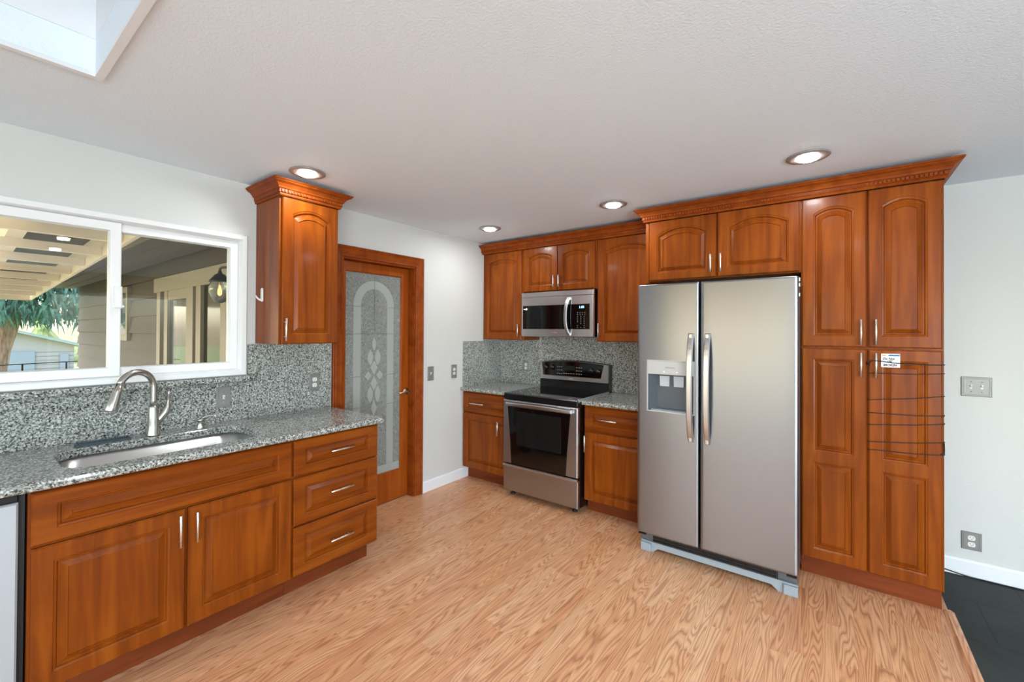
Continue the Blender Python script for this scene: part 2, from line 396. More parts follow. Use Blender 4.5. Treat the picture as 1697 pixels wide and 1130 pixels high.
# skylight well
sk = root_struct('window_3', (1.45, -3.87, H))
mb = MB(); T = 0.02
mb.box(SX0-T, SY0-T, H+0.121, SX0, SY1+T, H+0.95); mb.box(SX1, SY0-T, H+0.121, SX1+T, SY1+T, H+0.95)
mb.box(SX0, SY0-T, H+0.121, SX1, SY0, H+0.95); mb.box(SX0, SY1, H+0.121, SX1, SY1+T, H+0.95)
obj('skylight_well', mb, 'white_trim', sk)
mb = MB(); tw = 0.024
mb.box(SX0-0.001, SY1-0.0005, H-0.014, SX1, SY1+tw, H-0.0005); mb.box(SX0-tw, SY0-tw, H-0.014, SX0, SY1+tw, H-0.0005)
mb.box(SX1, SY0-tw, H-0.014, SX1+tw, SY1+tw, H-0.0005); mb.box(SX0, SY0-tw, H-0.014, SX1, SY0, H-0.0005)
obj('skylight_trim', mb, 'white_trim', sk)
mb = MB(); mb.box(SX0-T, SY0-T, H+0.9505, SX1+T, SY1+T, H+0.962); obj('skylight_pane', mb, 'opal', sk)
# baseboards
def baseboard(name, fr, u0, u1):
    mb = MB(fr); h, d = 0.10, 0.014
    prof = [(0.0005, 0), (d, 0), (d, h-0.012), (d-0.006, h), (0.0005, h)]
    a = mb.loop([(u0, z, w) for w, z in prof]); b = mb.loop([(u1, z, w) for w, z in prof])
    mb.face(a[::-1]); mb.face(b); mb.bridge(a, b)
    return struct(obj(name, mb, 'white_trim'))
baseboard('baseboard_left', LEFT, -1.142, -0.53)
baseboard('baseboard_back', BACK, 3.468, 6.58)
mb = MB(); prof = [(3.462, 0.0005), (3.476, 0.010), (3.494, 0.010), (3.508, 0.0005)]
a = mb.loop([(x, -6.5, z) for x, z in prof]); b = mb.loop([(x, -0.545, z) for x, z in prof])
mb.face(a[::-1]); mb.face(b); mb.bridge(a, b); struct(obj('trim_1', mb, 'oak'))

# ------------------------------------------------------------------ kitchen window
win = root_struct('window_1', (0.0, (WY0+WY1)/2, WZ0))
def rect_frame(mb, u0, v0, u1, v1, steps):
    # steps: list of (inset, w): closed rectangular profile sweep
    L = [mb.loop([(u0+d, v0+d, w), (u1-d, v0+d, w), (u1-d, v1-d, w), (u0+d, v1-d, w)]) for d, w in steps]
    for i in range(len(L)): mb.bridge(L[i], L[(i+1) % len(L)])
mb = MB(LEFT)
rect_frame(mb, WY0, WZ0, WY1, WZ1, [(0.001, -0.10), (0.001, 0.012), (0.006, 0.018), (0.030, 0.018), (0.034, 0.006), (0.040, -0.02), (0.040, -0.10)])
obj('frame', mb, 'white', win)
mb = MB(LEFT); rect_frame(mb, -3.245, WZ0+0.04, WY1-0.04, WZ1-0.04, [(0.0, -0.075), (0.0, -0.03), (0.004, -0.026), (0.042, -0.026), (0.046, -0.04), (0.046, -0.075)]); obj('sash', mb, 'white', win)
mb = MB(LEFT); rect_frame(mb, WY0+0.04, WZ0+0.04, -3.205, WZ1-0.04, [(0.0, -0.05), (0.0, -0.008), (0.004, -0.004), (0.044, -0.004), (0.048, -0.02), (0.048, -0.05)]); obj('sash', mb, 'white', win)
mb = MB(LEFT); mb.box(-3.205, WZ0+0.08, -0.062, WY1-0.08, WZ1-0.08, -0.056); obj('pane', mb, 'glass', win)
mb = MB(LEFT); mb.box(WY0+0.08, WZ0+0.08, -0.036, -3.25, WZ1-0.08, -0.030); obj('pane', mb, 'glass', win)
mb = MB(LEFT); mb.box(-3.236, 1.585, -0.004, -3.203, 1.70, 0.016, 0.006); obj('latch', mb, 'white', win)
# unseen openings behind the camera; both sliders and the front window added for light
w2 = root_struct('window_2', (6.6, -1.95, 0.77))
mb = MB(LEFT)
for a in ((-2.8, 0.77, -2.75, 2.07), (-1.15, 0.77, -1.1, 2.07), (-2.75, 0.77, -1.15, 0.82), (-2.75, 2.02, -1.15, 2.07), (-1.975, 0.82, -1.925, 2.02)): mb.box(a[0], a[1], 6.59, a[2], a[3], 6.66)
obj('frame', mb, 'white', w2)
mb = MB(LEFT); mb.box(-2.75, 0.82, 6.62, -1.15, 2.02, 6.626); obj('pane', mb, 'glass', w2)
d2 = root_struct('added_slider_front', (5.35, -6.64, 0.1))
mb = MB(BACK)
for a in ((4.2, 0.1, 4.26, 2.12), (6.44, 0.1, 6.5, 2.12), (4.26, 0.1, 6.44, 0.18), (4.26, 2.05, 6.44, 2.12), (5.31, 0.18, 5.39, 2.05)): mb.box(a[0], a[1], 6.60, a[2], a[3], 6.67)
obj('frame', mb, 'white', d2)
mb = MB(BACK); mb.box(4.26, 0.18, 6.64, 6.44, 2.05, 6.646); obj('pane', mb, 'glass', d2)

w4 = root_struct('added_window_front', (1.7, -6.64, 1.2))
mb = MB(BACK)
for a in ((0.3, 1.2, 0.36, 2.12), (3.04, 1.2, 3.1, 2.12), (0.36, 1.2, 3.04, 1.26), (0.36, 2.06, 3.04, 2.12), (1.67, 1.26, 1.73, 2.06)): mb.box(a[0], a[1], 6.60, a[2], a[3], 6.67)
obj('frame', mb, 'white', w4)
mb = MB(BACK); mb.box(0.36, 1.26, 6.64, 3.04, 2.06, 6.646); obj('pane', mb, 'glass', w4)
d3 = root_struct('added_slider_right', (6.6, -4.75, 0.1))
mb = MB(LEFT)
for a in ((-6.1, 0.1, -6.04, 2.12), (-3.46, 0.1, -3.4, 2.12), (-6.04, 0.1, -3.46, 0.18), (-6.04, 2.05, -3.46, 2.12), (-4.79, 0.18, -4.71, 2.05)): mb.box(a[0], a[1], 6.59, a[2], a[3], 6.66)
obj('frame', mb, 'white', d3)
mb = MB(LEFT); mb.box(-6.04, 0.18, 6.62, -3.46, 2.05, 6.626); obj('pane', mb, 'glass', d3)

# ------------------------------------------------------------------ pantry door
dr = root_struct('door_1', (0.0, -1.58, 0.0))
def casing_sweep(mb, pts, prof):
    # pts: inner edge polyline (u,v) ; prof: (offset outwards, w)
    n = len(pts); loops = []
    for i, p in enumerate(pts):
        ds = []
        if i > 0: ds.append((pts[i][0]-pts[i-1][0], pts[i][1]-pts[i-1][1]))
        if i < n-1: ds.append((pts[i+1][0]-pts[i][0], pts[i+1][1]-pts[i][1]))
        ns = []
        for dx, dy in ds:
            l = math.hypot(dx, dy); ns.append((-dy/l, dx/l))
        if len(ns) == 2:
            k = 1 + ns[0][0]*ns[1][0] + ns[0][1]*ns[1][1]; mv = ((ns[0][0]+ns[1][0])/k, (ns[0][1]+ns[1][1])/k)
        else: mv = ns[0]
        loops.append(mb.loop([(p[0]+o*mv[0], p[1]+o*mv[1], w) for o, w in prof]))
    for a, b in zip(loops, loops[1:]): mb.bridge(a, b)
    mb.face(loops[0][::-1]); mb.face(loops[-1])
mb = MB(LEFT)
prof = [(0.0, 0.0005), (0.0, 0.010), (0.006, 0.014), (0.016, 0.014), (0.020, 0.010), (0.026, 0.012), (0.056, 0.020), (0.062, 0.017), (0.066, 0.021), (0.078, 0.026), (0.084, 0.022), (0.084, 0.0005)]
casing_sweep(mb, [(DY0+0.006, 0.0), (DY0+0.006, DZ1-0.006), (DY1-0.006, DZ1-0.006), (DY1-0.006, 0.0)], prof)
obj('casing', mb, 'wood_trim', dr)
mb = MB(LEFT)
mb.box(DY0+0.0005, 0, -0.12, DY0+0.018, DZ1-0.0005, 0.0); mb.box(DY1-0.018, 0, -0.12, DY1-0.0005, DZ1-0.0005, 0.0); mb.box(DY0+0.018, DZ1-0.018, -0.12, DY1-0.018, DZ1-0.0005, 0.0)
obj('jamb', mb, 'wood_trim', dr)
LU0, LU1, LV0, LV1, LW = DY0+0.021, DY1-0.021, 0.008, DZ1-0.021, -0.07
GU0, GU1, GV0, GV1 = -1.868, -1.318, 0.255, 1.955
mb = MB(LEFT)
R4 = lambda a, b, c, d, w: mb.loop([(a, b, w), (c, b, w), (c, d, w), (a, d, w)])
L = [R4(LU0, LV0, LU1, LV1, LW-0.038), R4(LU0, LV0, LU1, LV1, LW-0.002), R4(LU0+0.002, LV0+0.002, LU1-0.002, LV1-0.002, LW), R4(GU0, GV0, GU1, GV1, LW), R4(GU0+0.008, GV0+0.008, GU1-0.008, GV1-0.008, LW-0.009), R4(GU0+0.008, GV0+0.008, GU1-0.008, GV1-0.008, LW-0.038)]
for i in range(6): mb.bridge(L[i], L[(i+1) % 6])
leaf = obj('leaf', mb, 'wood_door', dr)
mb = MB(LEFT); mb.box(GU0+0.0085, GV0+0.0085, LW-0.020, GU1-0.0085, GV1-0.0085, LW-0.014); obj('glass_panel', mb, 'frost', dr)
# etched ornament on the glass
gw0, gw1 = LW-0.0138, LW-0.0125
et = MB(LEFT); cu = -1.593
yz = lambda py: 1.414-(py-560)*0.00506
xu = lambda px: cu+(px-620)*0.00588
ro, ri, vtop = 0.196, 0.128, 1.89
vs = vtop-ro*1.02
arc_o = [(cu+ro*math.cos(a), vs+ro*1.02*math.sin(a)) for a in [PI*k/20 for k in range(21)]]
arc_i = [(cu+ri*math.cos(a), vs+ri*1.02*math.sin(a)) for a in [PI*k/20 for k in range(21)]]
vb = GV0+0.075
oo = [(cu+ro, vb)]+arc_o+[(cu-ro, vb)]; ii = [(cu+ri, vb)]+arc_i+[(cu-ri, vb)]
lo = [et.loop([(p[0], p[1], w) for p in P]) for P, w in ((oo, gw0), (oo, gw1), (ii, gw1), (ii, gw0))]
for i in range(4): et.bridge(lo[i], lo[(i+1) % 4], closed=False)
et.box(GU0+0.012, vb-0.07, gw0, GU1-0.012, vb-0.002, gw1)
def lens(cx_, cy_, hw, hh, k=10):
    hw *= 0.86; hh *= 0.90
    P = []
    for i in range(k+1): a = -1+2*i/k; P.append((cx_+hw*(1-a*a), cy_+hh*a))
    for i in range(1, k): a = 1-2*i/k; P.append((cx_-hw*(1-a*a), cy_+hh*a))
    et.prism(P, gw0, gw1)
def lozenge(cx_, cy_, hw, hh): hw *= 0.84; hh *= 0.84; et.prism([(cx_-hw, cy_), (cx_, cy_-hh), (cx_+hw, cy_), (cx_, cy_+hh)], gw0, gw1)
lens(cu, yz(570), 0.023, 0.062)
for s_ in (-1, 1): lens(cu+s_*0.036, yz(592), 0.031, 0.074)
lozenge(cu, yz(609), 0.042, 0.072)
for s_ in (-1, 1): lozenge(cu+s_*0.056, yz(622), 0.040, 0.046)
lozenge(cu, yz(635), 0.042, 0.072)
for s_ in (-1, 1): lens(cu+s_*0.036, yz(653), 0.031, 0.078)
lozenge(cu, yz(676), 0.034, 0.085)
obj('etched_ornament', et, 'etch', dr)
cm = MB(LEFT)
for py in (509, 553, 622, 672): cm.box(GU0+0.01, yz(py)-0.002, gw0, cu-ri, yz(py)+0.002, gw1+0.0008); cm.box(cu+ri, yz(py)-0.002, gw0, GU1-0.01, yz(py)+0.002, gw1+0.0008)
cm.box(cu-ri, yz(553)-0.002, gw0, cu+ri, yz(553)+0.002, gw1+0.0008)
cm.box(cu-0.002, yz(548), gw0, cu+0.002, GV1-0.012, gw1+0.0008)
obj('came_line', cm, 'came', dr)
mb = MB(LEFT); mb.lathe([(0.031, 0.0), (0.031, 0.006), (0.024, 0.012), (0.012, 0.016), (0.012, 0.045), (0.014, 0.05)], (-1.272, 0.935, LW), 'w', 20)
mb.tube([(-1.272, 0.935, LW+0.046), (-1.29, 0.938, LW+0.05), (-1.33, 0.936, LW+0.05), (-1.36, 0.93, LW+0.047), (-1.378, 0.934, LW+0.044)], [0.011, 0.011, 0.009, 0.008, 0.006], 10)
obj('door_handle', mb, 'brass', dr)

# ------------------------------------------------------------------ cabinet helpers
def panel_door(fr, u0, u1, v0, v1, w0, T, cells):
    """cells: list of (cell_v0, cell_v1, stile_l, stile_r, rail_bottom, rail_top, arch rise)"""
    mb = MB(fr); N = 16; c = 0.006; w = w0+T
    def rect(a, b, d, e, ww): return mb.loop([(a, b, ww), (d, b, ww), (d, e, ww), (a, e, ww)])
    A = rect(u0, v0, u1, v1, w0); B = rect(u0, v0, u1, v1, w-c); C = rect(u0+c, v0+c, u1-c, v1-c, w)
    mb.face(A[::-1]); mb.bridge(A, B); mb.bridge(B, C)
    for cv0, cv1, sl, srr, rb, rt, rise in cells:
        cu0, cu1 = u0+c, u1-c
        def ring(a, d, b, e, ris, ww):
            P = [(a, b, ww), (d, b, ww)]
            for k in range(N+1):
                x = d+(a-d)*k/N; q = 2*k/N-1
                P.append((x, e+ris*(1-q*q), ww))
            return mb.loop(P)
        prev = ring(cu0, cu1, cv0, cv1, 0, w)
        p0, p1, q0, q1 = u0+sl, u1-srr, cv0+rb, cv1-rt-rise
        hw = (p1-p0)/2
        for d, dw in ((0, 0), (0.002, -0.0025), (0.009, -0.0045), (0.0135, -0.0135), (0.019, -0.0135), (0.0195, -0.0120), (0.040, 0.0), (0.0415, -0.0045)):
            if 2*d > min(p1-p0, q1-q0+rise)-0.012: break
            nx = ring(p0+d, p1-d, q0+d, q1-d, rise*(1-d/hw), w+dw)
            mb.bridge(prev, nx); prev = nx
        mb.face(prev)
    return mb
def bar_pull(fr, u, v, w, L, vertical=True, r=0.0058, off=0.030):
    mb = MB(fr)
    if vertical: mb.lathe([(r*0.8, -L/2), (r, -L/2+0.001), (r, L/2-0.001), (r*0.8, L/2)], (u, v, w+off), 'v', 12)
    else: mb.lathe([(r*0.8, -L/2), (r, -L/2+0.001), (r, L/2-0.001), (r*0.8, L/2)], (u, v, w+off), 'u', 12)
    for s_ in (-1, 1):
        q = s_*L*0.32
        mb.lathe([(0.0042, 0.0), (0.0042, off)], (u, v+q, w) if vertical else (u+q, v, w), 'w', 8)
    return mb
def door(fr, root, u0, u1, v0, v1, w0, T=0.020, rise=0.0, stile=0.056, rail=0.058, cells=None, pull=None, kind='door'):
    if cells is None: cells = [(v0+0.006, v1-0.006, stile, stile, rail-0.006, rail-0.006, rise)]
    horizontal = kind != 'door'
    o = obj(kind, panel_door(fr, u0, u1, v0, v1, w0, T, cells), 'wood_h' if (horizontal and fr is BACK) else ('wood_h' if horizontal else 'wood_v'), root)
    if pull:
        obj('handle', bar_pull(fr, pull[0], pull[1], w0+T, pull[2], pull[3]), 'pull', o)
    return o

# ------------------------------------------------------------------ left run
WB = 0.622
snk = thing('sink_base_cabinet', 'cherry-stained sink base cabinet with two doors under the granite sink counter', 'cabinet', (0.3, -3.095, 0))
mb = MB(LEFT)
mb.box(-3.575, 0.115, 0.003, -3.557, 0.880, WB); mb.box(-2.633, 0.115, 0.003, -2.6155, 0.880, WB)
mb.box(-3.557, 0.115, 0.003, -2.633, 0.135, WB); mb.box(-3.557, 0.135, 0.003, -2.633, 0.700, 0.015)
mb.box(-3.557, 0.135, WB-0.02, -3.53, 0.880, WB); mb.box(-2.66, 0.135, WB-0.02, -2.633, 0.880, WB); mb.box(-3.53, 0.862, WB-0.02, -2.66, 0.880, WB)
mb.box(-3.53, 0.652, WB-0.02, -2.66, 0.680, WB); mb.box(-3.115, 0.135, WB-0.02, -3.068, 0.652, WB)
obj('body', mb, 'wood_v', snk)
mb = MB(LEFT); mb.box(-3.575, 0.0, 0.45, -2.6155, 0.1145, WB-0.075); obj('toe_kick', mb, 'toe', snk)
door(LEFT, snk, -3.568, -2.620, 0.672, 0.868, WB, stile=0.066, rail=0.050, kind='false_front')
door(LEFT, snk, -3.566, -3.096, 0.122, 0.662, WB, pull=(-3.123, 0.575, 0.143, True))
door(LEFT, snk, -3.087, -2.620, 0.122, 0.662, WB, pull=(-3.060, 0.574, 0.137, True))

drw = thing('drawer_cabinet', 'cherry-stained base cabinet with a stack of three drawers at the counter end', 'cabinet', (0.3, -2.343, 0))
mb = MB(LEFT); mb.box(-2.614, 0.115, 0.003, -2.0705, 0.880, WB); obj('body', mb, 'wood_v', drw)
mb = MB(LEFT); mb.box(-2.614, 0.0, 0.003, -2.085, 0.1145, WB-0.075); obj('toe_kick', mb, 'toe', drw)
for v0, v1, hz in ((0.672, 0.868, 0.775), (0.401, 0.662, 0.540), (0.126, 0.392, 0.254)):
    door(LEFT, drw, -2.609, -2.072, v0, v1, WB, stile=0.060, rail=0.046, pull=(-2.334, hz, 0.148, False), kind='drawer')

dw = thing('dishwasher', 'silver dishwasher at the left edge under the granite counter', 'dishwasher', (0.3, -3.88, 0))
mb = MB(LEFT); mb.box(-4.19, 0.10, 0.05, -3.580, 0.872, 0.60); obj('tub', mb, 'black_matte', dw)
mb = MB(LEFT); mb.box(-4.185, 0.115, 0.601, -3.598, 0.845, 0.634, 0.006); obj('door', mb, plain('pale_silver_panel', sr(176, 182, 187), 0.4, 0.2), dw)
mb = MB(LEFT); mb.box(-4.185, 0.848, 0.601, -3.598, 0.872, 0.626, 0.003); obj('control_strip', mb, 'black', dw)
mb = MB(LEFT); mb.box(-4.18, 0.0, 0.35, -3.585, 0.0995, 0.54); obj('kick_plate', mb, 'black_matte', dw)

# granite counter with an undermount sink hole
CT, CB = 0.916, 0.881
def rrect(u0, u1, w0, w1, r, n=6):
    P = []
    for cx_, cy_, a0 in ((u1-r, w0+r, -PI/2), (u1-r, w1-r, 0), (u0+r, w1-r, PI/2), (u0+r, w0+r, PI)):
        for k in range(n+1): a = a0+PI/2*k/n; P.append((cx_+r*math.cos(a), cy_+r*math.sin(a)))
    return P
HU0, HU1, HW0, HW1, HR = -3.470, -2.722, 0.172, 0.572, 0.105
def rect_ring(u0, u1, w0, w1, n=6, r=0.0):
    # same point count as rrect, spread along a sharp/rounded rectangle
    return rrect(u0, u1, w0, w1, max(r, 0.0005), n)
mb = MB(LEFT)
CU0, CU1, CW0, CW1 = -4.21, -2.035, 0.003, 0.678
def ringv(P, v): return mb.loop([(p[0], v, p[1]) for p in P])
b = 0.014
outer = [ringv(rect_ring(CU0+i, CU1-i, CW0, CW1-i, r=0.035-i if i < 0.03 else 0.01), v) for i, v in ((b, CB), (0.004, CB+0.004), (0.0, CB+b), (0.0, CT-b), (0.004, CT-0.004), (b, CT))]
inner = [ringv(rrect(HU0-i, HU1+i, HW0-i, HW1+i, HR), v) for i, v in ((0.004, CT), (0.0, CT-0.004), (0.0, CB))]
loops = outer+inner
for i in range(len(loops)): mb.bridge(loops[i], loops[(i+1) % len(loops)])
tag(obj('countertop', mb, 'granite'), 'long grey granite countertop with the undermount sink below the window', 'countertop')
# sink bowl
sk_ = thing('kitchen_sink', 'single-bowl stainless undermount sink below the window', 'sink', (0.37, -3.096, 0.70))
mb = MB(LEFT)
e = 0.004
loops = [ringv(rrect(HU0-0.022, HU1+0.022, HW0-0.022, HW1+0.022, HR+0.02), CB-0.0015), ringv(rrect(HU0-e, HU1+e, HW0-e, HW1+e, HR), CB-0.0015), ringv(rrect(HU0-e+0.004, HU1+e-0.004, HW0-e+0.004, HW1+e-0.004, HR), CB-0.14),
         ringv(rrect(HU0+0.02, HU1-0.02, HW0+0.02, HW1-0.02, HR-0.01), CB-0.175), ringv(rrect(HU0+0.05, HU1-0.05, HW0+0.05, HW1-0.05, HR-0.04), CB-0.18)]
for a, b_ in zip(loops, loops[1:]): mb.bridge(a, b_, True)
mb.face(loops[-1]); obj('bowl', mb, 'sink', sk_)
mb = MB(LEFT); mb.lathe([(0.045, 0.0005), (0.043, 0.004), (0.030, 0.003), (0.028, 0.001)], (-3.096, CB-0.18, 0.36), 'v', 20); obj('drain', mb, 'nickel', sk_)

# splash and ledge
mb = MB(LEFT)
mb.box(-4.21, CT+0.0005, 0.002, -2.562, 1.149, 0.020); mb.box(-2.562, CT+0.0005, 0.002, -2.038, 1.384, 0.020); mb.box(-2.598, 1.192, 0.002, -2.562, 1.384, 0.020)
tag(obj('backsplash', mb, 'granite'), 'grey granite backsplash behind the sink under the window', 'backsplash')
mb = MB(LEFT); mb.box(-4.21, 1.152, 0.002, -2.563, 1.1885, 0.060, 0.010)
tag(obj('window_ledge', mb, 'granite'), 'rounded grey granite ledge along the bottom of the window', 'ledge')

# faucet
fa = thing('kitchen_faucet', 'brushed nickel gooseneck pull-down faucet behind the sink', 'faucet', (0.12, -3.095, CT))
bx, by = 0.12, -3.095
mb = MB(); mb.lathe([(0.030, 0.0005), (0.030, 0.006), (0.0275, 0.012), (0.0250, 0.07), (0.0205, 0.150), (0.0185, 0.156)], (0, 0, 0), 'w', 24)
mb.v = [(p[0]+bx, p[1]+by, p[2]+CT) for p in mb.v]; obj('base', mb, 'nickel', fa)
dirx, diry = 0.40, -0.92
sp = []
for z in (1.06, 1.10, 1.14, 1.165): sp.append((bx, by, z))
Rr, zc = 0.082, 1.175
for k in range(0, 15):
    a = PI - (PI*0.90)*k/14
    h = Rr*(1+math.cos(a)); sp.append((bx+dirx*h, by+diry*h, zc+Rr*math.sin(a)*1.0))
mb = MB(); mb.tube(sp, 0.0155, 14); obj('gooseneck', mb, 'nickel', fa)
e0 = Vector(sp[-1]); e1 = Vector((bx+dirx*0.200, by+diry*0.200, 1.075))
mb = MB(); q = [e0.lerp(e1, f) for f in (-0.02, 0.25, 0.6, 0.95, 1.0)]
mb.tube([tuple(p) for p in q], [0.0165, 0.0180, 0.0225, 0.0285, 0.026], 16); obj('spray_head', mb, 'nickel', fa)
mb = MB(); mb.tube([(bx-0.005, by+0.012, CT+0.055), (bx-0.006, by+0.030, CT+0.085), (bx-0.006, by+0.052, CT+0.115), (bx-0.006, by+0.062, CT+0.145), (bx-0.006, by+0.064, CT+0.165), (bx-0.006, by+0.064, CT+0.225)], [0.016, 0.0185, 0.0200, 0.0150, 0.0085, 0.0075], 12); obj('lever', mb, 'nickel', fa)
# soap dispenser
so = thing('soap_dispenser', 'small brushed nickel soap pump to the right of the faucet', 'soap dispenser', (0.125, -2.885, CT))
mb = MB(); mb.lathe([(0.021, 0.0005), (0.021, 0.004), (0.018, 0.012), (0.0125, 0.03), (0.017, 0.046), (0.0185, 0.050), (0.015, 0.054)], (0, 0, 0), 'w', 18)
mb.v = [(p[0]+0.125, p[1]-2.885, p[2]+CT) for p in mb.v]; obj('body', mb, 'nickel', so)
mb = MB(); mb.tube([(0.125, -2.885, CT+0.052), (0.135, -2.870, CT+0.062), (0.150, -2.850, CT+0.071), (0.165, -2.830, CT+0.070), (0.176, -2.815, CT+0.060)], [0.008, 0.0075, 0.0068, 0.006, 0.0052], 8); obj('spout', mb, 'nickel', so)
# slate tray behind the sink
tr_ = thing('sink_tray', 'dark slate-blue rubber tray lying behind the sink', 'tray', (0.105, -3.285, CT))
mb = MB(LEFT); 
A = rrect(-3.385, -3.185, 0.070, 0.140, 0.010, 3)
L4 = [ringv(A, CT+0.0005), ringv(A, CT+0.010), ringv(rrect(-3.380, -3.190, 0.075, 0.135, 0.006, 3), CT+0.010), ringv(rrect(-3.377, -3.193, 0.078, 0.132, 0.005, 3), CT+0.004)]
mb.face(L4[0])
for a, b_ in zip(L4, L4[1:]): mb.bridge(a, b_)
mb.face(L4[-1]); obj('base', mb, 'rubber', tr_)
mb = MB(LEFT)
for k in range(9): mb.box(-3.372+k*0.0205, CT+0.0041, 0.082, -3.366+k*0.0205, CT+0.007, 0.128)
obj('ribs', mb, 'rubber', tr_)

# ------------------------------------------------------------------ crown moulding
CROWN = [(0.0, 0.0), (0.008, 0.0), (0.012, 0.006), (0.010, 0.014), (0.016, 0.017), (0.016, 0.036), (0.024, 0.040), (0.028, 0.050), (0.040, 0.064), (0.056, 0.072), (0.060, 0.078), (0.066, 0.082), (0.066, 0.090), (0.0, 0.090)]
def crown(path, z0, dent_segs, parent, name='moulding', hs=1.0, os_=1.0):
    n = len(path); mb = MB(); loops = []
    nr = []
    for a, b_ in zip(path, path[1:]):
        dx, dy = b_[0]-a[0], b_[1]-a[1]; l = math.hypot(dx, dy); nr.append((dy/l, -dx/l))
    for i, p in enumerate(path):
        ns = ([nr[i-1]] if i > 0 else [])+([nr[i]] if i < n-1 else [])
        if len(ns) == 2:
            k = 1+ns[0][0]*ns[1][0]+ns[0][1]*ns[1][1]; mv = ((ns[0][0]+ns[1][0])/k, (ns[0][1]+ns[1][1])/k)
        else: mv = ns[0]
        loops.append(mb.loop([(p[0]+o_*os_*mv[0], p[1]+o_*os_*mv[1], z0+h*hs) for o_, h in CROWN]))
    for a, b_ in zip(loops, loops[1:]): mb.bridge(a, b_)
    mb.face(loops[0][::-1]); mb.face(loops[-1])
    m_ = obj(name, mb, 'wood_trim', parent)
    dn = MB()
    for si in dent_segs:
        a, b_ = path[si], path[si+1]; l = math.hypot(b_[0]-a[0], b_[1]-a[1]); tx, ty = (b_[0]-a[0])/l, (b_[1]-a[1])/l; nx, ny = nr[si]
        cnt = int(l/0.0185); 
        for k in range(cnt+1):
            s0 = l*k/max(cnt, 1)-0.0055; q = []
            for ww in (0.0155, 0.0225):
                for hh in (0.0195, 0.0345):
                    for ss in (s0, s0+0.011): q.append((a[0]+tx*ss+nx*ww*os_, a[1]+ty*ss+ny*ww*os_, z0+hh*hs))
            i = [dn.vert(*p) for p in q]
            for f in ((0, 1, 3, 2), (4, 6, 7, 5), (0, 4, 5, 1), (2, 3, 7, 6), (0, 2, 6, 4), (1, 5, 7, 3)): dn.face([i[j] for j in f])
    obj('dentil_band', dn, 'wood_trim', m_ if parent is not None else m_)
    return m_

# ------------------------------------------------------------------ left wall cabinet
UZ0, UZ1 = 1.390, 2.292
lw = thing('wall_cabinet', 'single-door cherry wall cabinet between the window and the pantry door', 'cabinet', (0.16, -2.365, UZ0))
mb = MB(LEFT); mb.box(-2.552, UZ0, 0.003, -2.176, UZ1, 0.317); obj('body', mb, 'wood_v', lw)
door(LEFT, lw, -2.540, -2.178, UZ0+0.002, UZ1-0.004, 0.3175, rise=0.042, pull=(-2.527, 1.480, 0.137, True))
crown([(0.003, -2.553), (0.338, -2.553), (0.338, -2.175), (0.003, -2.175)][::-1] if False else [(0.003, -2.5525), (0.338, -2.5525), (0.338, -2.1755), (0.003, -2.1755)], 2.289, [1], lw, 'crown_moulding')
hk = thing('wall_hook', 'white plastic hook stuck on the side of the wall cabinet', 'hook', (0.085, -2.553, 1.70))
mb = MB(); mb.tube([(0.100, -2.5560, 1.655), (0.100, -2.5560, 1.66), (0.100, -2.5565, 1.735), (0.100, -2.556, 1.742)], [0.006, 0.0175, 0.0165, 0.006], 14)
mb.v = [(p[0], -2.5528+(p[1]+2.556)*0.25-0.002, p[2]) for p in mb.v]; obj('back_plate', mb, 'white', hk)
mb = MB(); mb.tube([(0.100, -2.556, 1.665), (0.090, -2.565, 1.668), (0.078, -2.575, 1.680), (0.072, -2.580, 1.695)], [0.006, 0.006, 0.0055, 0.004], 8); obj('prong', mb, 'white', hk)

# ------------------------------------------------------------------ back wall cabinets
WU = 0.293
c1 = thing('wall_cabinet', 'tall cherry wall cabinet in the corner, left of the microwave', 'cabinet', (0.26, -0.15, UZ0))
mb = MB(BACK); mb.box(0.004, UZ0, 0.003, 0.533, UZ1, WU); obj('body', mb, 'wood_v', c1)
door(BACK, c1, 0.024, 0.512, UZ0+0.002, UZ1-0.006, WU+0.0005, rise=0.040, pull=(0.489, 1.487, 0.125, True))
c2 = thing('wall_cabinet', 'short two-door cherry wall cabinet right above the microwave', 'cabinet', (0.93, -0.15, 1.862))
mb = MB(BACK); mb.box(0.534, 1.860, 0.003, 1.326, UZ1, WU); obj('body', mb, 'wood_v', c2)
door(BACK, c2, 0.542, 0.919, 1.862, UZ1-0.006, WU+0.0005, rise=0.036, stile=0.050, rail=0.052, pull=(0.897, 1.950, 0.112, True))
door(BACK, c2, 0.927, 1.308, 1.862, UZ1-0.006, WU+0.0005, rise=0.036, stile=0.050, rail=0.052, pull=(0.953, 1.950, 0.112, True))
c3 = thing('wall_cabinet', 'tall cherry wall cabinet between the microwave and the refrigerator', 'cabinet', (1.6, -0.15, UZ0))
mb = MB(BACK); mb.box(1.327, UZ0, 0.003, 1.867, UZ1, WU); obj('body', mb, 'wood_v', c3)
door(BACK, c3, 1.334, 1.862, UZ0+0.002, UZ1-0.006, WU+0.0005, rise=0.040, pull=(1.357, 1.487, 0.125, True))
tag(crown([(0.004, -0.314), (1.866, -0.314)], 2.289, [0], None, 'crown_moulding'), 'cherry crown moulding above the cabinets over the stove', 'moulding')

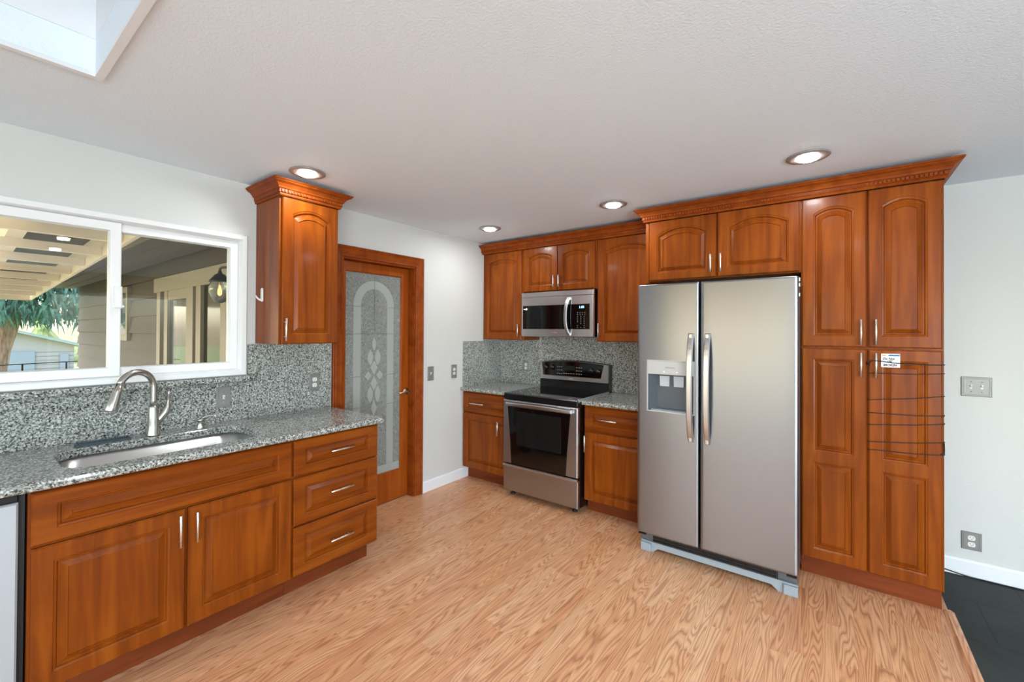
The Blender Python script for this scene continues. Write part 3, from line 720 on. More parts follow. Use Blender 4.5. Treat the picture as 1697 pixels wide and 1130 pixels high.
c4 = thing('over_fridge_cabinet', 'wide two-door cherry cabinet above the refrigerator', 'cabinet', (2.35, -0.3, 1.85))
mb = MB(BACK); mb.box(1.893, 1.850, 0.003, 2.8355, UZ1, 0.593); obj('body', mb, 'wood_v', c4)
mb = MB(BACK); mb.box(1.868, 1.842, 0.003, 1.8925, UZ1, 0.600, 0.002); obj('side_panel', mb, 'wood_v', c4)
door(BACK, c4, 1.898, 2.357, 1.856, UZ1-0.002, 0.5935, rise=0.050, stile=0.058, rail=0.052, pull=(2.327, 1.948, 0.125, True))
door(BACK, c4, 2.366, 2.830, 1.856, UZ1-0.002, 0.5935, rise=0.050, stile=0.058, rail=0.052, pull=(2.390, 1.948, 0.125, True))
pa = thing('pantry_cabinet', 'floor-to-ceiling cherry pantry cabinet with four doors right of the refrigerator', 'cabinet', (3.15, -0.3, 0))
mb = MB(BACK); mb.box(2.8365, 0.115, 0.003, 3.463, UZ1, 0.593, 0.001); obj('body', mb, 'wood_v', pa)
mb = MB(BACK); mb.box(2.8365, 0.0, 0.003, 3.460, 0.1145, 0.545); obj('toe_kick', mb, 'toe', pa)
for u0, u1, hu in ((2.842, 3.147, 3.121), (3.155, 3.455, 3.186)):
    door(BACK, pa, u0, u1, 1.396, UZ1-0.002, 0.5935, rise=0.034, stile=0.056, rail=0.062, pull=(hu, 1.482, 0.145, True))
    door(BACK, pa, u0, u1, 0.122, 1.384, 0.5935, cells=[(0.128, 0.735, 0.056, 0.056, 0.055, 0.032, 0), (0.735, 1.378, 0.056, 0.056, 0.032, 0.055, 0)], pull=(hu, 1.296, 0.140, True))
tag(crown([(1.8665, -0.382), (1.8665, -0.614), (3.4645, -0.614), (3.4645, -0.004)], 2.2925, [1], None, 'crown_moulding'), 'cherry crown moulding above the refrigerator and pantry', 'moulding')

# base cabinets either side of the stove
b1 = thing('base_cabinet', 'cherry base cabinet with one drawer and door left of the stove', 'cabinet', (0.3, -0.3, 0))
mb = MB(BACK); mb.box(0.004, 0.115, 0.003, 0.594, 0.880, 0.593); obj('body', mb, 'wood_v', b1)
mb = MB(BACK); mb.box(0.016, 0.0, 0.003, 0.594, 0.1145, 0.530); obj('toe_kick', mb, 'toe', b1)
door(BACK, b1, 0.012, 0.588, 0.672, 0.866, 0.5935, stile=0.058, rail=0.046, pull=(0.215, 0.765, 0.175, False), kind='drawer')
door(BACK, b1, 0.012, 0.588, 0.120, 0.662, 0.5935, pull=(0.480, 0.560, 0.135, True))
b2 = thing('base_cabinet', 'cherry base cabinet with one drawer and door between stove and refrigerator', 'cabinet', (1.64, -0.3, 0))
mb = MB(BACK); mb.box(1.362, 0.115, 0.003, 1.932, 0.880, 0.593); obj('body', mb, 'wood_v', b2)
mb = MB(BACK); mb.box(1.362, 0.0, 0.003, 1.932, 0.1145, 0.530); obj('toe_kick', mb, 'toe', b2)
door(BACK, b2, 1.367, 1.926, 0.672, 0.866, 0.5935, stile=0.058, rail=0.046, pull=(1.580, 0.775, 0.150, False), kind='drawer')
door(BACK, b2, 1.367, 1.926, 0.108, 0.662, 0.5935, pull=(1.385, 0.570, 0.135, True))
def small_counter(u0, u1, label):
    mb = MB(BACK)
    P = [(0.003, CB), (0.632, CB), (0.640, CB+0.005), (0.643, CB+0.014), (0.643, CT-0.012), (0.639, CT-0.004), (0.630, CT), (0.003, CT)]
    a = mb.loop([(u0, z, w) for w, z in P]); b_ = mb.loop([(u1, z, w) for w, z in P])
    mb.face(a[::-1]); mb.face(b_); mb.bridge(a, b_); return tag(obj('countertop', mb, 'granite'), label, 'countertop')
small_counter(0.003, 0.597, 'short grey granite countertop in the corner left of the stove')
small_counter(1.359, 1.933, 'short grey granite countertop between the stove and the refrigerator')
mb = MB(BACK); mb.box(0.021, CT+0.0005, 0.002, 1.94, 1.386, 0.020); mb.box(0.535, 1.386, 0.002, 1.326, 1.425, 0.020)
tag(obj('backsplash', mb, 'granite'), 'grey granite backsplash on the wall behind the stove', 'backsplash')
mb = MB(LEFT); mb.box(-0.610, CT+0.0005, 0.002, -0.003, 1.373, 0.020)
tag(obj('backsplash', mb, 'granite'), 'narrow grey granite side splash on the wall left of the corner counter', 'backsplash')

# ------------------------------------------------------------------ range
rg = thing('range', 'stainless electric range with black glass cooktop between two base cabinets', 'stove', (0.978, -0.38, 0))
X0, X1 = 0.600, 1.356
mb = MB(BACK); mb.box(X0+0.003, 0.045, 0.03, X1-0.003, 0.905, 0.660); obj('body', mb, 'black', rg)
for x in (X0+0.06, X1-0.06):
    for w in (0.10, 0.63): mb = MB(BACK); mb.lathe([(0.022, 0.0), (0.022, 0.012), (0.012, 0.016), (0.012, 0.045)], (x, 0.0, w), 'v', 14); obj('leveling_foot', mb, 'black_matte', rg)
mb = MB(BACK); mb.box(X0+0.012, 0.9055, 0.105, X1-0.013, 0.922, 0.690, 0.004); obj('cooktop', mb, 'black_glass', rg)
for x in (X0-0.002, X1-0.012): mb = MB(BACK); mb.box(x, 0.9165 if False else 0.9055, 0.105, x+0.013, 0.9265, 0.688, 0.002); obj('side_trim', mb, 'trim_silver', rg)
mb = MB(BACK); mb.box(X0+0.002, 0.868, 0.6605, X1-0.002, 0.9215, 0.704, 0.008); obj('front_lip', mb, 'black', rg)
mb = MB(BACK)
P = [(X0, 0.295), (X1, 0.295), (X1, 0.862), (X0, 0.862)]
mb.box(X0+0.001, 0.296, 0.6605, X1-0.001, 0.862, 0.706, 0.008); dr_ = obj('oven_door', mb, 'steel_oven', rg)
mb = MB(BACK); gl_ = [(X0+0.098, 0.296), (X1-0.108, 0.296), (X1-0.082, 0.806), (X0+0.060, 0.806)]
mb.prism([(0.696, 0.299), (1.250, 0.299), (1.264, 0.50), (1.292, 0.806), (0.655, 0.806), (0.683, 0.50)], 0.7065, 0.7095); obj('door_glass', mb, 'black_glass', dr_)
mb = MB(BACK); mb.box(0.752, 0.470, 0.7097, 1.206, 0.768, 0.7112, 0.0006); obj('door_window', mb, 'oven_glass', dr_)
mb = MB(BACK); hp = []
for k in range(17):
    u = X0+0.055+(X1-X0-0.11)*k/16; q = 2*k/16-1
    hp.append((u, 0.838-0.010*(q*q), 0.750-0.022*q*q))
mb.strip(hp, 0.013, 0.010, (0, 1, 0.15))
for u in (X0+0.065, X1-0.065): mb.box(u-0.02, 0.815, 0.706, u+0.02, 0.842, 0.735, 0.004)
obj('door_handle', mb, 'steel_bright', dr_)
mb = MB(BACK); mb.box(X0+0.001, 0.050, 0.6605, X1-0.001, 0.270, 0.700, 0.005); d_ = obj('drawer', mb, 'steel_oven', rg)
mb = MB(BACK); mb.strip([(X0+0.001, 0.277, 0.700), (X1-0.001, 0.277, 0.700)], 0.011, 0.012, (0, 1, 0.3)); obj('drawer_lip', mb, 'steel_bright', d_)
# control console
mb = MB(BACK)
mb.box(X0+0.004, 0.905, 0.03, X1-0.004, 0.998, 0.104, 0.004); obj('console_base', mb, 'black', rg)
mb = MB(BACK)
def arch_top(u0, u1, v, rise, n=14): return [(u1+(u0-u1)*k/n, v+rise*(1-(2*k/n-1)**2)) for k in range(n+1)]
mb.prism([(X0+0.004, 0.999), (X1-0.004, 0.999)]+arch_top(X0+0.004, X1-0.004, 1.168, 0.026), 0.03, 0.085); cs = obj('console_body', mb, 'black', rg)
mb = MB(BACK); mb.prism([(X0+0.006, 1.002), (X1-0.014, 1.002)]+arch_top(X0+0.006, X1-0.014, 1.166, 0.020), 0.0855, 0.098); cp = obj('console_face', mb, 'steel_bright', cs)
mb = MB(BACK); mb.prism([(X0+0.040, 1.040), (X1-0.085, 1.040), (X1-0.055, 1.1655)]+arch_top(X0+0.024, X1-0.055, 1.166, 0.019)[1:], 0.0982, 0.1015); cg = obj('console_glass', mb, 'black_glass', cs)
for u, v in ((X0+0.075, 1.118), (X0+0.150, 1.121), (X1-0.180, 1.108), (X1-0.108, 1.106)):
    mb = MB(BACK); mb.lathe([(0.027, 0.0), (0.026, 0.010), (0.020, 0.016), (0.0, 0.017)], (u, v, 0.1017), 'w', 20)
    kn = obj('knob', mb, 'black', cg)
    mb = MB(BACK); mb.box(u-0.0015, v+0.004, 0.1186, u+0.0015, v+0.019, 0.1194); obj('pointer', mb, 'mark', kn)
mb = MB(BACK); mb.box(X0+0.292, 1.098, 0.1017, X0+0.400, 1.145, 0.1025); obj('display', mb, plain('dim_display', sr(26, 28, 30), 0.2), cg)
def btn(*a):
    mb = MB(BACK); mb.box(*a); obj('button', mb, 'mark', cg)
for r_ in range(3):
    for q_ in range(3): btn(X0+0.205+q_*0.022, 1.062+r_*0.033, 0.1017, X0+0.217+q_*0.022, 1.067+r_*0.033, 0.1022)
    for q_ in range(3): btn(X0+0.415+q_*0.024, 1.066+r_*0.030, 0.1017, X0+0.429+q_*0.024, 1.072+r_*0.030, 0.1022)
for q_ in range(5): btn(X0+0.275+q_*0.026, 1.066, 0.1017, X0+0.291+q_*0.026, 1.071, 0.1022)
mb = MB(BACK); mb.box(X0+0.328, 1.015, 0.0982, X0+0.384, 1.021, 0.0988)
obj('badge', mb, 'paper', cp)

# ------------------------------------------------------------------ microwave
mw = thing('microwave', 'stainless over-the-range microwave with black glass door', 'microwave', (0.945, -0.2, 1.43))
m0, m1, z0, z1 = 0.562, 1.3255, 1.428, 1.848
mb = MB(BACK); mb.box(m0+0.004, z0+0.003, 0.003, m1-0.001, z1+0.006, 0.345); obj('body', mb, 'black', mw)
mb = MB(BACK); mb.box(m0, z0, 0.3455, m1+0.004, z1-0.048, 0.380, 0.005); md = obj('door', mb, 'steel_micro', mw)
mb = MB(BACK); mb.box(m0, z1-0.046, 0.3455, m1+0.004, z1, 0.380, 0.005); obj('vent_strip', mb, 'steel_micro', mw)
mb = MB(BACK); mb.box(m0+0.022, z0+0.070, 0.3803, m1-0.262, z0+0.294, 0.3830, 0.001); obj('door_window', mb, 'black_glass', md)
mb = MB(BACK); mb.box(m1-0.262, z0+0.070, 0.3803, m1-0.030, z0+0.294, 0.3829, 0.001); cpn = obj('control_panel', mb, 'black_glass', mw)
mb = MB(BACK); hp = []
for k in range(15):
    q = 2*k/14-1; hp.append((m1-0.232-0.020*(1-q*q), z0+0.015+0.338*k/14, 0.420-0.033*q*q*q*q))
mb.strip(hp, 0.015, 0.008, (1, 0, 0.0)); mb.box(m1-0.245, z0+0.018, 0.380, m1-0.219, z0+0.034, 0.392); mb.box(m1-0.245, z0+0.336, 0.380, m1-0.219, z0+0.352, 0.392)
obj('door_handle', mb, 'steel_bright', md)
text_mesh('clock_display', '1:00', 0.030, BACK, m1-0.108, z0+0.256, 0.3832, 'clock', cpn)
mb = MB(BACK)
for r_ in range(9):
    for q_ in range(3 if r_ > 1 else 4):
        st = 0.028 if r_ > 1 else 0.021
        if (r_, q_) in ((6, 0), (7, 1)): continue
        mb = MB(BACK); mb.box(m1-0.150+q_*st*1.15, z0+0.216-r_*0.0165, 0.3831, m1-0.142+q_*st*1.15, z0+0.220-r_*0.0165, 0.3835); obj('button', mb, 'mark', cpn)
st = MB(BACK); st.box(m0+0.030, z0+0.256, 0.3832, m0+0.058, z0+0.266, 0.3836); st.lathe([(0.011, 0), (0.011, 0.0006)], (m0+0.064, z0+0.261, 0.3832), 'w', 16); obj('sticker', st, 'paper', md)
mb = MB(BACK); mb.box(m0+0.350, z0+0.037, 0.3802, m0+0.405, z0+0.043, 0.3806)
obj('badge', mb, plain('faint_red_badge', sr(150, 110, 108), 0.5), md)

# ------------------------------------------------------------------ refrigerator
fg = thing('refrigerator', 'stainless side-by-side refrigerator with ice and water dispenser', 'refrigerator', (2.39, -0.5, 0))
f0, f1, FW = 1.938, 2.843, 0.954
mb = MB(BACK); mb.box(f0+0.004, 0.065, 0.04, f1-0.010, 1.765, 0.875, 0.004); obj('cabinet_body', mb, plain('fridge_side_grey', sr(92, 94, 96), 0.45), fg)
def fridge_door(u0, u1, v0, v1, hole=None):
    mb = MB(BACK); k = 0.003; uc = (u0+u1)/2; hw = (u1-u0)/2; r = 0.012
    us = [u0+0.0035, u0+0.009]+[u0+0.02+(u1-u0-0.04)*i/10 for i in range(11)]+[u1-0.009, u1-0.0035]
    vs_ = [v0, v0+0.004, v0+0.012, v0+0.03, v1-0.03, v1-0.012, v1-0.004, v1]
    if hole:
        us = sorted(set([u for u in us if abs(u-hole[0]) > 0.008 and abs(u-hole[1]) > 0.008]+[hole[0], hole[1]])); vs_ = sorted(vs_+[hole[2], hole[3]])
    us = [u0]+us+[u1]
    def wf(u):
        q = (u-uc)/hw; b_ = FW - k*q*q
        e_ = min(u-u0, u1-u)
        if e_ < r: b_ -= r-math.sqrt(max(r*r-(r-e_)**2, 0))
        return b_
    idx = {}
    for i, u in enumerate(us):
        for j, v in enumerate(vs_):
            drop = 0.004 if j in (0, len(vs_)-1) else 0
            idx[i, j] = mb.vert(u, v, wf(u)-drop)
    for i in range(len(us)-1):
        for j in range(len(vs_)-1):
            if hole and us[i] >= hole[0]-1e-6 and us[i+1] <= hole[1]+1e-6 and vs_[j] >= hole[2]-1e-6 and vs_[j+1] <= hole[3]+1e-6: continue
            mb.face((idx[i, j], idx[i+1, j], idx[i+1, j+1], idx[i, j+1]), True)
    # sides and back
    bk = 0.880; A = [mb.vert(u, v0, bk) for u in us]; B = [mb.vert(u, v1, bk) for u in us]
    J = len(vs_)-1
    for i in range(len(us)-1):
        mb.face((idx[i, 0], A[i], A[i+1], idx[i+1, 0])); mb.face((idx[i, J], idx[i+1, J], B[i+1], B[i])); mb.face((A[i], B[i], B[i+1], A[i+1]))
    for i, flip in ((0, 1), (len(us)-1, 0)):
        mb.face([A[i]]+[idx[i, j] for j in range(J+1)]+[B[i]])
    return mb
hole = (2.008, 2.300, 0.960, 1.290)
fd = obj('freezer_door', fridge_door(f0, 2.3285, 0.140, 1.790, hole), 'steel', fg)
rd = obj('fridge_door', fridge_door(2.3375, f1, 0.140, 1.790), 'steel', fg)
def fridge_handle(uc, sgn):
    mb = MB(BACK); hp = []
    for k in range(21):
        q = 2*k/20-1; hp.append((uc, 0.795+0.672*k/20, FW+0.052-0.040*q**4-0.012*q*q))
    mb.strip(hp, 0.0165, 0.009, (1, 0, 0))
    for v in (0.815, 1.445): mb.box(uc-0.011, v-0.022, FW-0.008, uc+0.011, v+0.022, FW+0.022, 0.003)
    return mb
obj('handle', fridge_handle(2.284, -1), 'steel_bright', fd)
obj('handle', fridge_handle(2.381, 1), 'steel_bright', rd)
dp = MB(BACK)
rect_frame(dp, hole[0]-0.004, hole[2]-0.004, hole[1]+0.004, hole[3]+0.004, [(0.0, FW-0.010), (0.0, FW+0.001), (0.006, FW+0.001), (0.006, FW-0.010)])
dsp = obj('dispenser', dp, 'panel_grey', fd)
mb = MB(BACK); mb.box(hole[0]+0.002, 1.200, FW-0.030, hole[1]-0.002, hole[3]-0.002, FW-0.0035, 0.002); cpp = obj('dispenser_panel', mb, 'panel_grey', fd)
text_mesh('brand_lettering', 'FRIGIDAIRE', 0.0105, BACK, (hole[0]+hole[1])/2, 1.243, FW-0.0033, 'logo_dark', cpp, sx=1.1)
for u in (2.115, 2.195): mb = MB(BACK); mb.lathe([(0.006, 0.0), (0.006, 0.0012), (0.0, 0.0014)], (u, 1.218, FW-0.0033), 'w', 12); obj('indicator', mb, 'paper', cpp)
mb = MB(BACK)
a = mb.loop([(hole[0], hole[2], FW-0.006), (hole[1], hole[2], FW-0.006), (hole[1], 1.199, FW-0.006), (hole[0], 1.199, FW-0.006)])
b_ = mb.loop([(hole[0]+0.045, hole[2]+0.012, FW-0.070), (hole[1]-0.022, hole[2]+0.012, FW-0.070), (hole[1]-0.022, 1.190, FW-0.070), (hole[0]+0.045, 1.190, FW-0.070)])
mb.bridge(a, b_); mb.face(b_); obj('dispenser_recess', mb, 'dispenser', fd)
for u in (2.105, 2.195):
    mb = MB(BACK); mb.prism([(u-0.030, 1.120), (u+0.030, 1.120), (u+0.032, 1.188), (u-0.032, 1.188)], FW-0.060, FW-0.048)
    obj('dispenser_paddle', mb, 'paddle', fd)
mb = MB(BACK); mb.box(hole[0]+0.020, hole[2]+0.002, FW-0.064, hole[1]-0.012, hole[2]+0.010, FW-0.008, 0.002); obj('drip_tray', mb, 'greyplastic', fd)
# base grille
gb = MB(BACK)
gb.prism([(f0+0.008, 0.0), (f0+0.090, 0.0), (f0+0.120, 0.028), (f1-0.135, 0.028), (f1-0.100, 0.0), (f1-0.005, 0.0), (f1-0.005, 0.055), (f0+0.008, 0.055)], 0.876, 0.888)
gb.box(f0+0.008, 0.0, 0.888, f0+0.075, 0.056, 0.905, 0.004); gb.box(f1-0.075, 0.0, 0.888, f1-0.005, 0.056, 0.905, 0.004)
gb.box(f0+0.008, 0.0555, 0.860, f1-0.005, 0.064, 0.888)
gr = obj('base_grille', gb, 'greyplastic', fg)
mb = MB(BACK); mb.box(f0+0.085, 0.0645, 0.8755, f1-0.110, 0.124, 0.879); vt = obj('vent', mb, 'black_matte', gr)
mb = MB(BACK)
for k in range(3): mb.box(f0+0.087, 0.074+k*0.017, 0.8792, f1-0.112, 0.078+k*0.017, 0.883)
for k in range(9): mb.box(f0+0.160+k*0.080, 0.066, 0.8792, f0+0.163+k*0.080, 0.122, 0.8838)
obj('vent_slats', mb, 'black', vt)
for u in (f1-0.055, f0+0.008): mb = MB(BACK); mb.box(u, 0.125, 0.885, u+0.047, 0.133, 0.945); obj('hinge', mb, 'black_matte', fg)
for v in (1.775, 1.745, 1.690): mb = MB(BACK); mb.box(f1-0.002, v-0.010, 0.890, f1+0.004, v+0.010, 0.902); obj('hinge_clip', mb, 'white', fg)

# ------------------------------------------------------------------ wall plates
def plate(fr, u0, u1, v0, v1, w, kind, label, name, cat, dark=False):
    uc, vc = (u0+u1)/2, (v0+v1)/2
    p = fr(uc, v0, w); t_ = thing(name, label, cat, p)
    mb = MB(fr); mb.box(u0, v0, w+0.0005, u1, v1, w+0.007, 0.003); pl = obj('plate', mb, 'plate', t_)
    mb = MB(fr); rect_frame(mb, u0+0.008, v0+0.008, u1-0.008, v1-0.008, [(0.0, w+0.007), (0.001, w+0.0085), (0.004, w+0.0085), (0.005, w+0.007)]); obj('bead', mb, 'plate', pl)
    if kind == 'outlet':
        for s_ in (-1, 1):
            mb = MB(fr); n = 14; hw, hh = 0.0165, 0.0140; P = []
            for k in range(n): a = 2*PI*k/n; P.append((uc+hw*math.copysign(min(abs(math.cos(a))*1.05, 1), math.cos(a)), vc+s_*0.0195+hh*math.copysign(min(abs(math.sin(a))*1.25, 1), math.sin(a))))
            mb.prism(P, w+0.007, w+0.0095); rc = obj('receptacle', mb, 'ivory', pl)
            mb = MB(fr)
            for du in (-0.0062, 0.0062): mb.box(uc+du-0.0011, vc+s_*0.0195-0.001, w+0.0095, uc+du+0.0011, vc+s_*0.0195+0.007, w+0.0099)
            mb.lathe([(0.0023, 0), (0.0023, 0.0004)], (uc, vc+s_*0.0195-0.0065, w+0.0095), 'w', 8)
            obj('slots', mb, 'slot', pl)
    else:
        us = [uc] if kind == 'switch' else [uc-0.023, uc+0.023]
        for u in us:
            mb = MB(fr); mb.box(u-0.005, vc-0.012, w+0.007, u+0.005, vc+0.012, w+0.0078)
            pv = [(vc-0.004, w+0.0078), (vc+0.008, w+0.0078), (vc+0.011, w+0.018), (vc+0.006, w+0.019)]
            a = mb.loop([(u-0.004, q[0], q[1]) for q in pv]); b_ = mb.loop([(u+0.004, q[0], q[1]) for q in pv]); mb.face(a[::-1]); mb.face(b_); mb.bridge(a, b_)
            obj('toggle', mb, 'ivory', pl)
            for dv in (-0.030, 0.030): mb = MB(fr); mb.lathe([(0.0032, 0.0), (0.0026, 0.0012), (0.0, 0.0014)], (u, vc+dv, w+0.007), 'w', 10); obj('screw', mb, 'nickel', pl)
    return t_
plate(LEFT, -2.776, -2.698, 1.003, 1.130, 0.020, 'switch', 'metal switch plate on the granite splash behind the soap pump', 'light_switch', 'switch')
plate(LEFT, -2.204, -2.128, 1.045, 1.165, 0.020, 'outlet', 'metal outlet plate on the granite splash below the left wall cabinet', 'outlet', 'outlet')
plate(LEFT, -1.080, -1.002, 1.016, 1.146, 0.0, 'switch', 'metal switch plate on the wall right next to the pantry door', 'light_switch', 'switch')
plate(LEFT, -0.774, -0.696, 1.014, 1.145, 0.0, 'outlet', 'metal outlet plate on the white wall beside the corner granite splash', 'outlet', 'outlet')
plate(BACK, 0.335, 0.412, 1.050, 1.162, 0.020, 'outlet', 'metal outlet plate on the granite splash behind the stove', 'outlet', 'outlet')
plate(BACK, 3.623, 3.754, 1.096, 1.214, 0.0, 'double', 'double metal switch plate on the wall right of the pantry', 'light_switch', 'switch')
plate(BACK, 3.623, 3.710, 0.163, 0.271, 0.0, 'outlet', 'metal outlet plate low on the wall right of the pantry', 'outlet', 'outlet')

# ------------------------------------------------------------------ recessed ceiling lights
LAMP_W = 2.8
def ceiling_lamp(x, y, label):
    t_ = thing('recessed_light', label, 'ceiling light', (x, y, H), 'recessed ceiling lights')
    mb = MB(); mb.lathe([(0.098, -0.0005), (0.099, -0.005), (0.094, -0.008), (0.052, -0.012), (0.049, -0.008)], (x, y, H), 'w', 40); obj('trim_ring', mb, 'trim_metal', t_)
    mb = MB(); mb.lathe([(0.0490, -0.0115), (0.047, -0.017), (0.038, -0.0215), (0.022, -0.0240), (0.0, -0.0245)], (x, y, H), 'w', 32); obj('lens', mb, 'lens', t_)
    d = bpy.data.lights.new('lamp_light', 'AREA'); d.shape = 'DISK'; d.size = 0.09; d.energy = LAMP_W; d.color = (0.93, 0.97, 1.0)
    l = bpy.data.objects.new('lamp_light', d); COL.objects.link(l); l.parent = t_; l.location = (0, 0, -0.030)
    return t_
ceiling_lamp(0.521, -2.487, 'round recessed ceiling light in front of the wall cabinet by the window')
ceiling_lamp(0.518, -0.812, 'smallest looking recessed ceiling light near the pantry door corner')
ceiling_lamp(1.716, -0.850, 'recessed ceiling light above the countertop between stove and refrigerator')
ceiling_lamp(2.888, -1.045, 'recessed ceiling light in front of the cabinet over the refrigerator')
ceiling_lamp(3.15, -3.04, 'recessed ceiling light over the middle of the kitchen floor')
ceiling_lamp(4.05, -3.00, 'recessed ceiling light over the slate floor')

# ------------------------------------------------------------------ note and cord on the pantry
nt = thing('paper_note', 'small white handwritten note stuck on the lower right pantry door', 'note', (3.248, -0.6145, 1.292))
NW = 0.6142
mb = MB(BACK); mb.box(3.209, 1.288, NW, 3.288, 1.363, NW+0.0012); pp = obj('sheet', mb, 'paper', nt)
mb = MB(BACK); mb.prism([(3.238, 1.350), (3.286, 1.350), (3.286, 1.359), (3.243, 1.359)], NW+0.0013, NW+0.0017); obj('blue_band', mb, 'paper_blue', pp)
mb = MB(BACK); mb.box(3.213, 1.350, NW+0.0013, 3.230, 1.358, NW+0.0017); obj('orange_band', mb, 'paper_orange', pp)
text_mesh('handwriting', 'Do Not', 0.017, BACK, 3.240, 1.330, NW+0.0013, 'ink', pp, 0.3, sx=0.9, weight=0.0007)
text_mesh('handwriting', 'USE', 0.014, BACK, 3.244, 1.316, NW+0.0013, 'ink', pp, 0.2, sx=0.9, weight=0.0007)
text_mesh('handwriting', 'BROKEN', 0.016, BACK, 3.246, 1.295, NW+0.0013, 'ink', pp, 0.2, sx=0.9, weight=0.0007)
cd = thing('tie_cord', 'thin black cord wound seven times around the lower right pantry door', 'cord', (3.30, -0.62, 0.82))
rows = [(1.318, 1.311), (1.251, 1.265), (1.100, 1.145), (1.028, 1.043), (0.960, 1.000), (0.864, 0.903), (0.820, 0.838)]
mb = MB(BACK)
for k, (va, vb_) in enumerate(rows):
    wv = 0.6185
    pts = [(3.151, va, 0.600), (3.1515, va, 0.612), (3.156, va+0.0005, wv)]
    if k == 0: pts = [(3.151, va-0.012, 0.600), (3.153, va-0.010, 0.617), (3.165, va+0.004, 0.640), (3.186, va+0.006, 0.652), (3.202, va+0.004, 0.632), (3.215, va+0.002, wv)]
    for j in range(1, 8):
        f = j/7; pts.append((3.215+(3.448-3.215)*f, va+(vb_-va)*(0.2+0.8*f)-0.004*math.sin(PI*f), wv))
    pts += [(3.4560, vb_, 0.6150), (3.4615, vb_, 0.6040), (3.4652, vb_, 0.592), (3.4654, vb_, 0.56), (3.4654, vb_+0.002, 0.30)]
    mb.tube(pts, 0.0021 if k else 0.0026, 7)
for (va, vb_), (vc, vd) in zip(rows, rows[1:]): mb.tube([(3.4654, vb_+0.002, 0.30), (3.4654, (vb_+vd)/2, 0.28), (3.4654, vd+0.002, 0.30)], 0.0021, 6)
obj('windings', mb, 'cord', cd)
mb = MB(BACK); mb.tube([(3.150, 1.306, 0.605), (3.153, 1.304, 0.620), (3.160, 1.314, 0.632)], [0.006, 0.008, 0.004], 8); obj('knot', mb, 'cord', cd)
mb = MB(BACK); mb.tube([(3.448, 0.842, 0.618), (3.458, 0.842, 0.6165), (3.4610, 0.865, 0.607), (3.4610, 0.90, 0.603)], [0.004, 0.0045, 0.0035, 0.003], 8); obj('hook_clip', mb, 'cord', cd)
# cable along the baseboard
mb = MB(BACK); mb.tube([(3.468, 0.030, 0.018), (3.52, 0.022, 0.019), (3.60, 0.010, 0.020), (3.66, 0.005, 0.026), (3.75, 0.004, 0.022), (3.95, 0.004, 0.020), (4.4, 0.004, 0.020)], 0.0035, 8)
tag(obj('floor_cable', mb, 'cord'), 'thin black cable lying along the white baseboard on the slate floor', 'cable')

# ------------------------------------------------------------------ outdoors
mb = MB(); mb.box(-60, -60, -0.75, -0.12, 60, -0.62); struct(obj('ground', mb, 'lawn'))
mb = MB(); mb.box(-8.6, -6.7, -0.619, -0.121, -2.3, -0.13); struct(obj('patio_slab', mb, plain('patio_concrete', sr(170, 165, 155), 0.8)))
# house wing with lap siding
hw_ = thing('house_wing', 'brown-grey lap sided house wing outside the window', 'house', (-3.9, -2.3, -0.62))
mb = MB()
z = -0.62; lap = 0.205
while z < 2.24:
    z2 = min(z+lap, 2.25)
    a = mb.loop([(-7.69, -2.334, z), (-7.69, -2.302, z2), (-7.69, -2.20, z2), (-7.69, -2.20, z)]); b_ = mb.loop([(-0.121, -2.334, z), (-0.121, -2.302, z2), (-0.121, -2.20, z2), (-0.121, -2.20, z)])
    mb.face(a[::-1]); mb.face(b_); mb.bridge(a, b_); z = z2
obj('siding', mb, 'siding', hw_)
mb = MB(); mb.box(-7.69, -2.199, -0.62, -7.60, 2.5, 2.25); obj('end_wall', mb, 'siding', hw_)
mb = MB(); mb.box(-8.05, -2.80, 2.205, -0.121, -2.336, 2.225)
for yy in (-2.48, -2.64): mb.box(-8.05, yy-0.006, 2.197, -0.121, yy+0.006, 2.205)
obj('soffit', mb, 'soffit', hw_)
mb = MB(); mb.box(-8.07, -2.83, 2.16, -0.121, -2.801, 2.33); obj('fascia', mb, 'soffit', hw_)
mb = MB(); a = mb.loop([(-8.07, -2.82, 2.331), (-8.07, 1.0, 3.4), (-8.07, 1.0, 3.3), (-8.07, -2.82, 2.231+0.0)]); b_ = mb.loop([(-0.121, -2.82, 2.331), (-0.121, 1.0, 3.4), (-0.121, 1.0, 3.3), (-0.121, -2.82, 2.231)])
mb.face(a); mb.face(b_); mb.bridge(a, b_); obj('roof', mb, 'shingle', hw_)
# small window on the wing
mb = MB(BACK); rect_frame(mb, -4.95, 1.33, -4.22, 2.02, [(0.0, 2.31), (0.0, 2.352), (0.07, 2.352), (0.07, 2.31)]); wf_ = obj('window', mb, 'tan_trim', hw_)
mb = MB(BACK); mb.box(-4.88, 1.40, 2.325, -4.29, 1.95, 2.335); obj('pane', mb, 'outer_glass', wf_)
# glazed patio door on the wing
mb = MB(BACK); mb.box(-3.02, 1.88, 2.323, -0.95, 2.03, 2.365); pdw = obj('patio_door', mb, 'tan_trim', hw_)
for a, b_ in ((-2.92, -2.80), (-2.66, -2.55), (-1.98, -1.80), (-1.72, -1.60), (-1.14, -1.02)): mb = MB(BACK); mb.box(a, -0.12, 2.323, b_, 1.879, 2.362); obj('stile', mb, 'tan_trim', pdw)
mb = MB(BACK); mb.box(-2.549, 1.78, 2.323, -1.981, 1.879, 2.358); obj('rail', mb, 'tan_trim', pdw)
mb = MB(BACK); mb.box(-2.55, -0.10, 2.328, -1.98, 1.78, 2.338); obj('pane', mb, 'outer_glass', pdw)
mb = MB(BACK); mb.box(-1.60, -0.10, 2.328, -1.14, 1.879, 2.334); obj('open_panel', mb, 'dark_room', pdw)
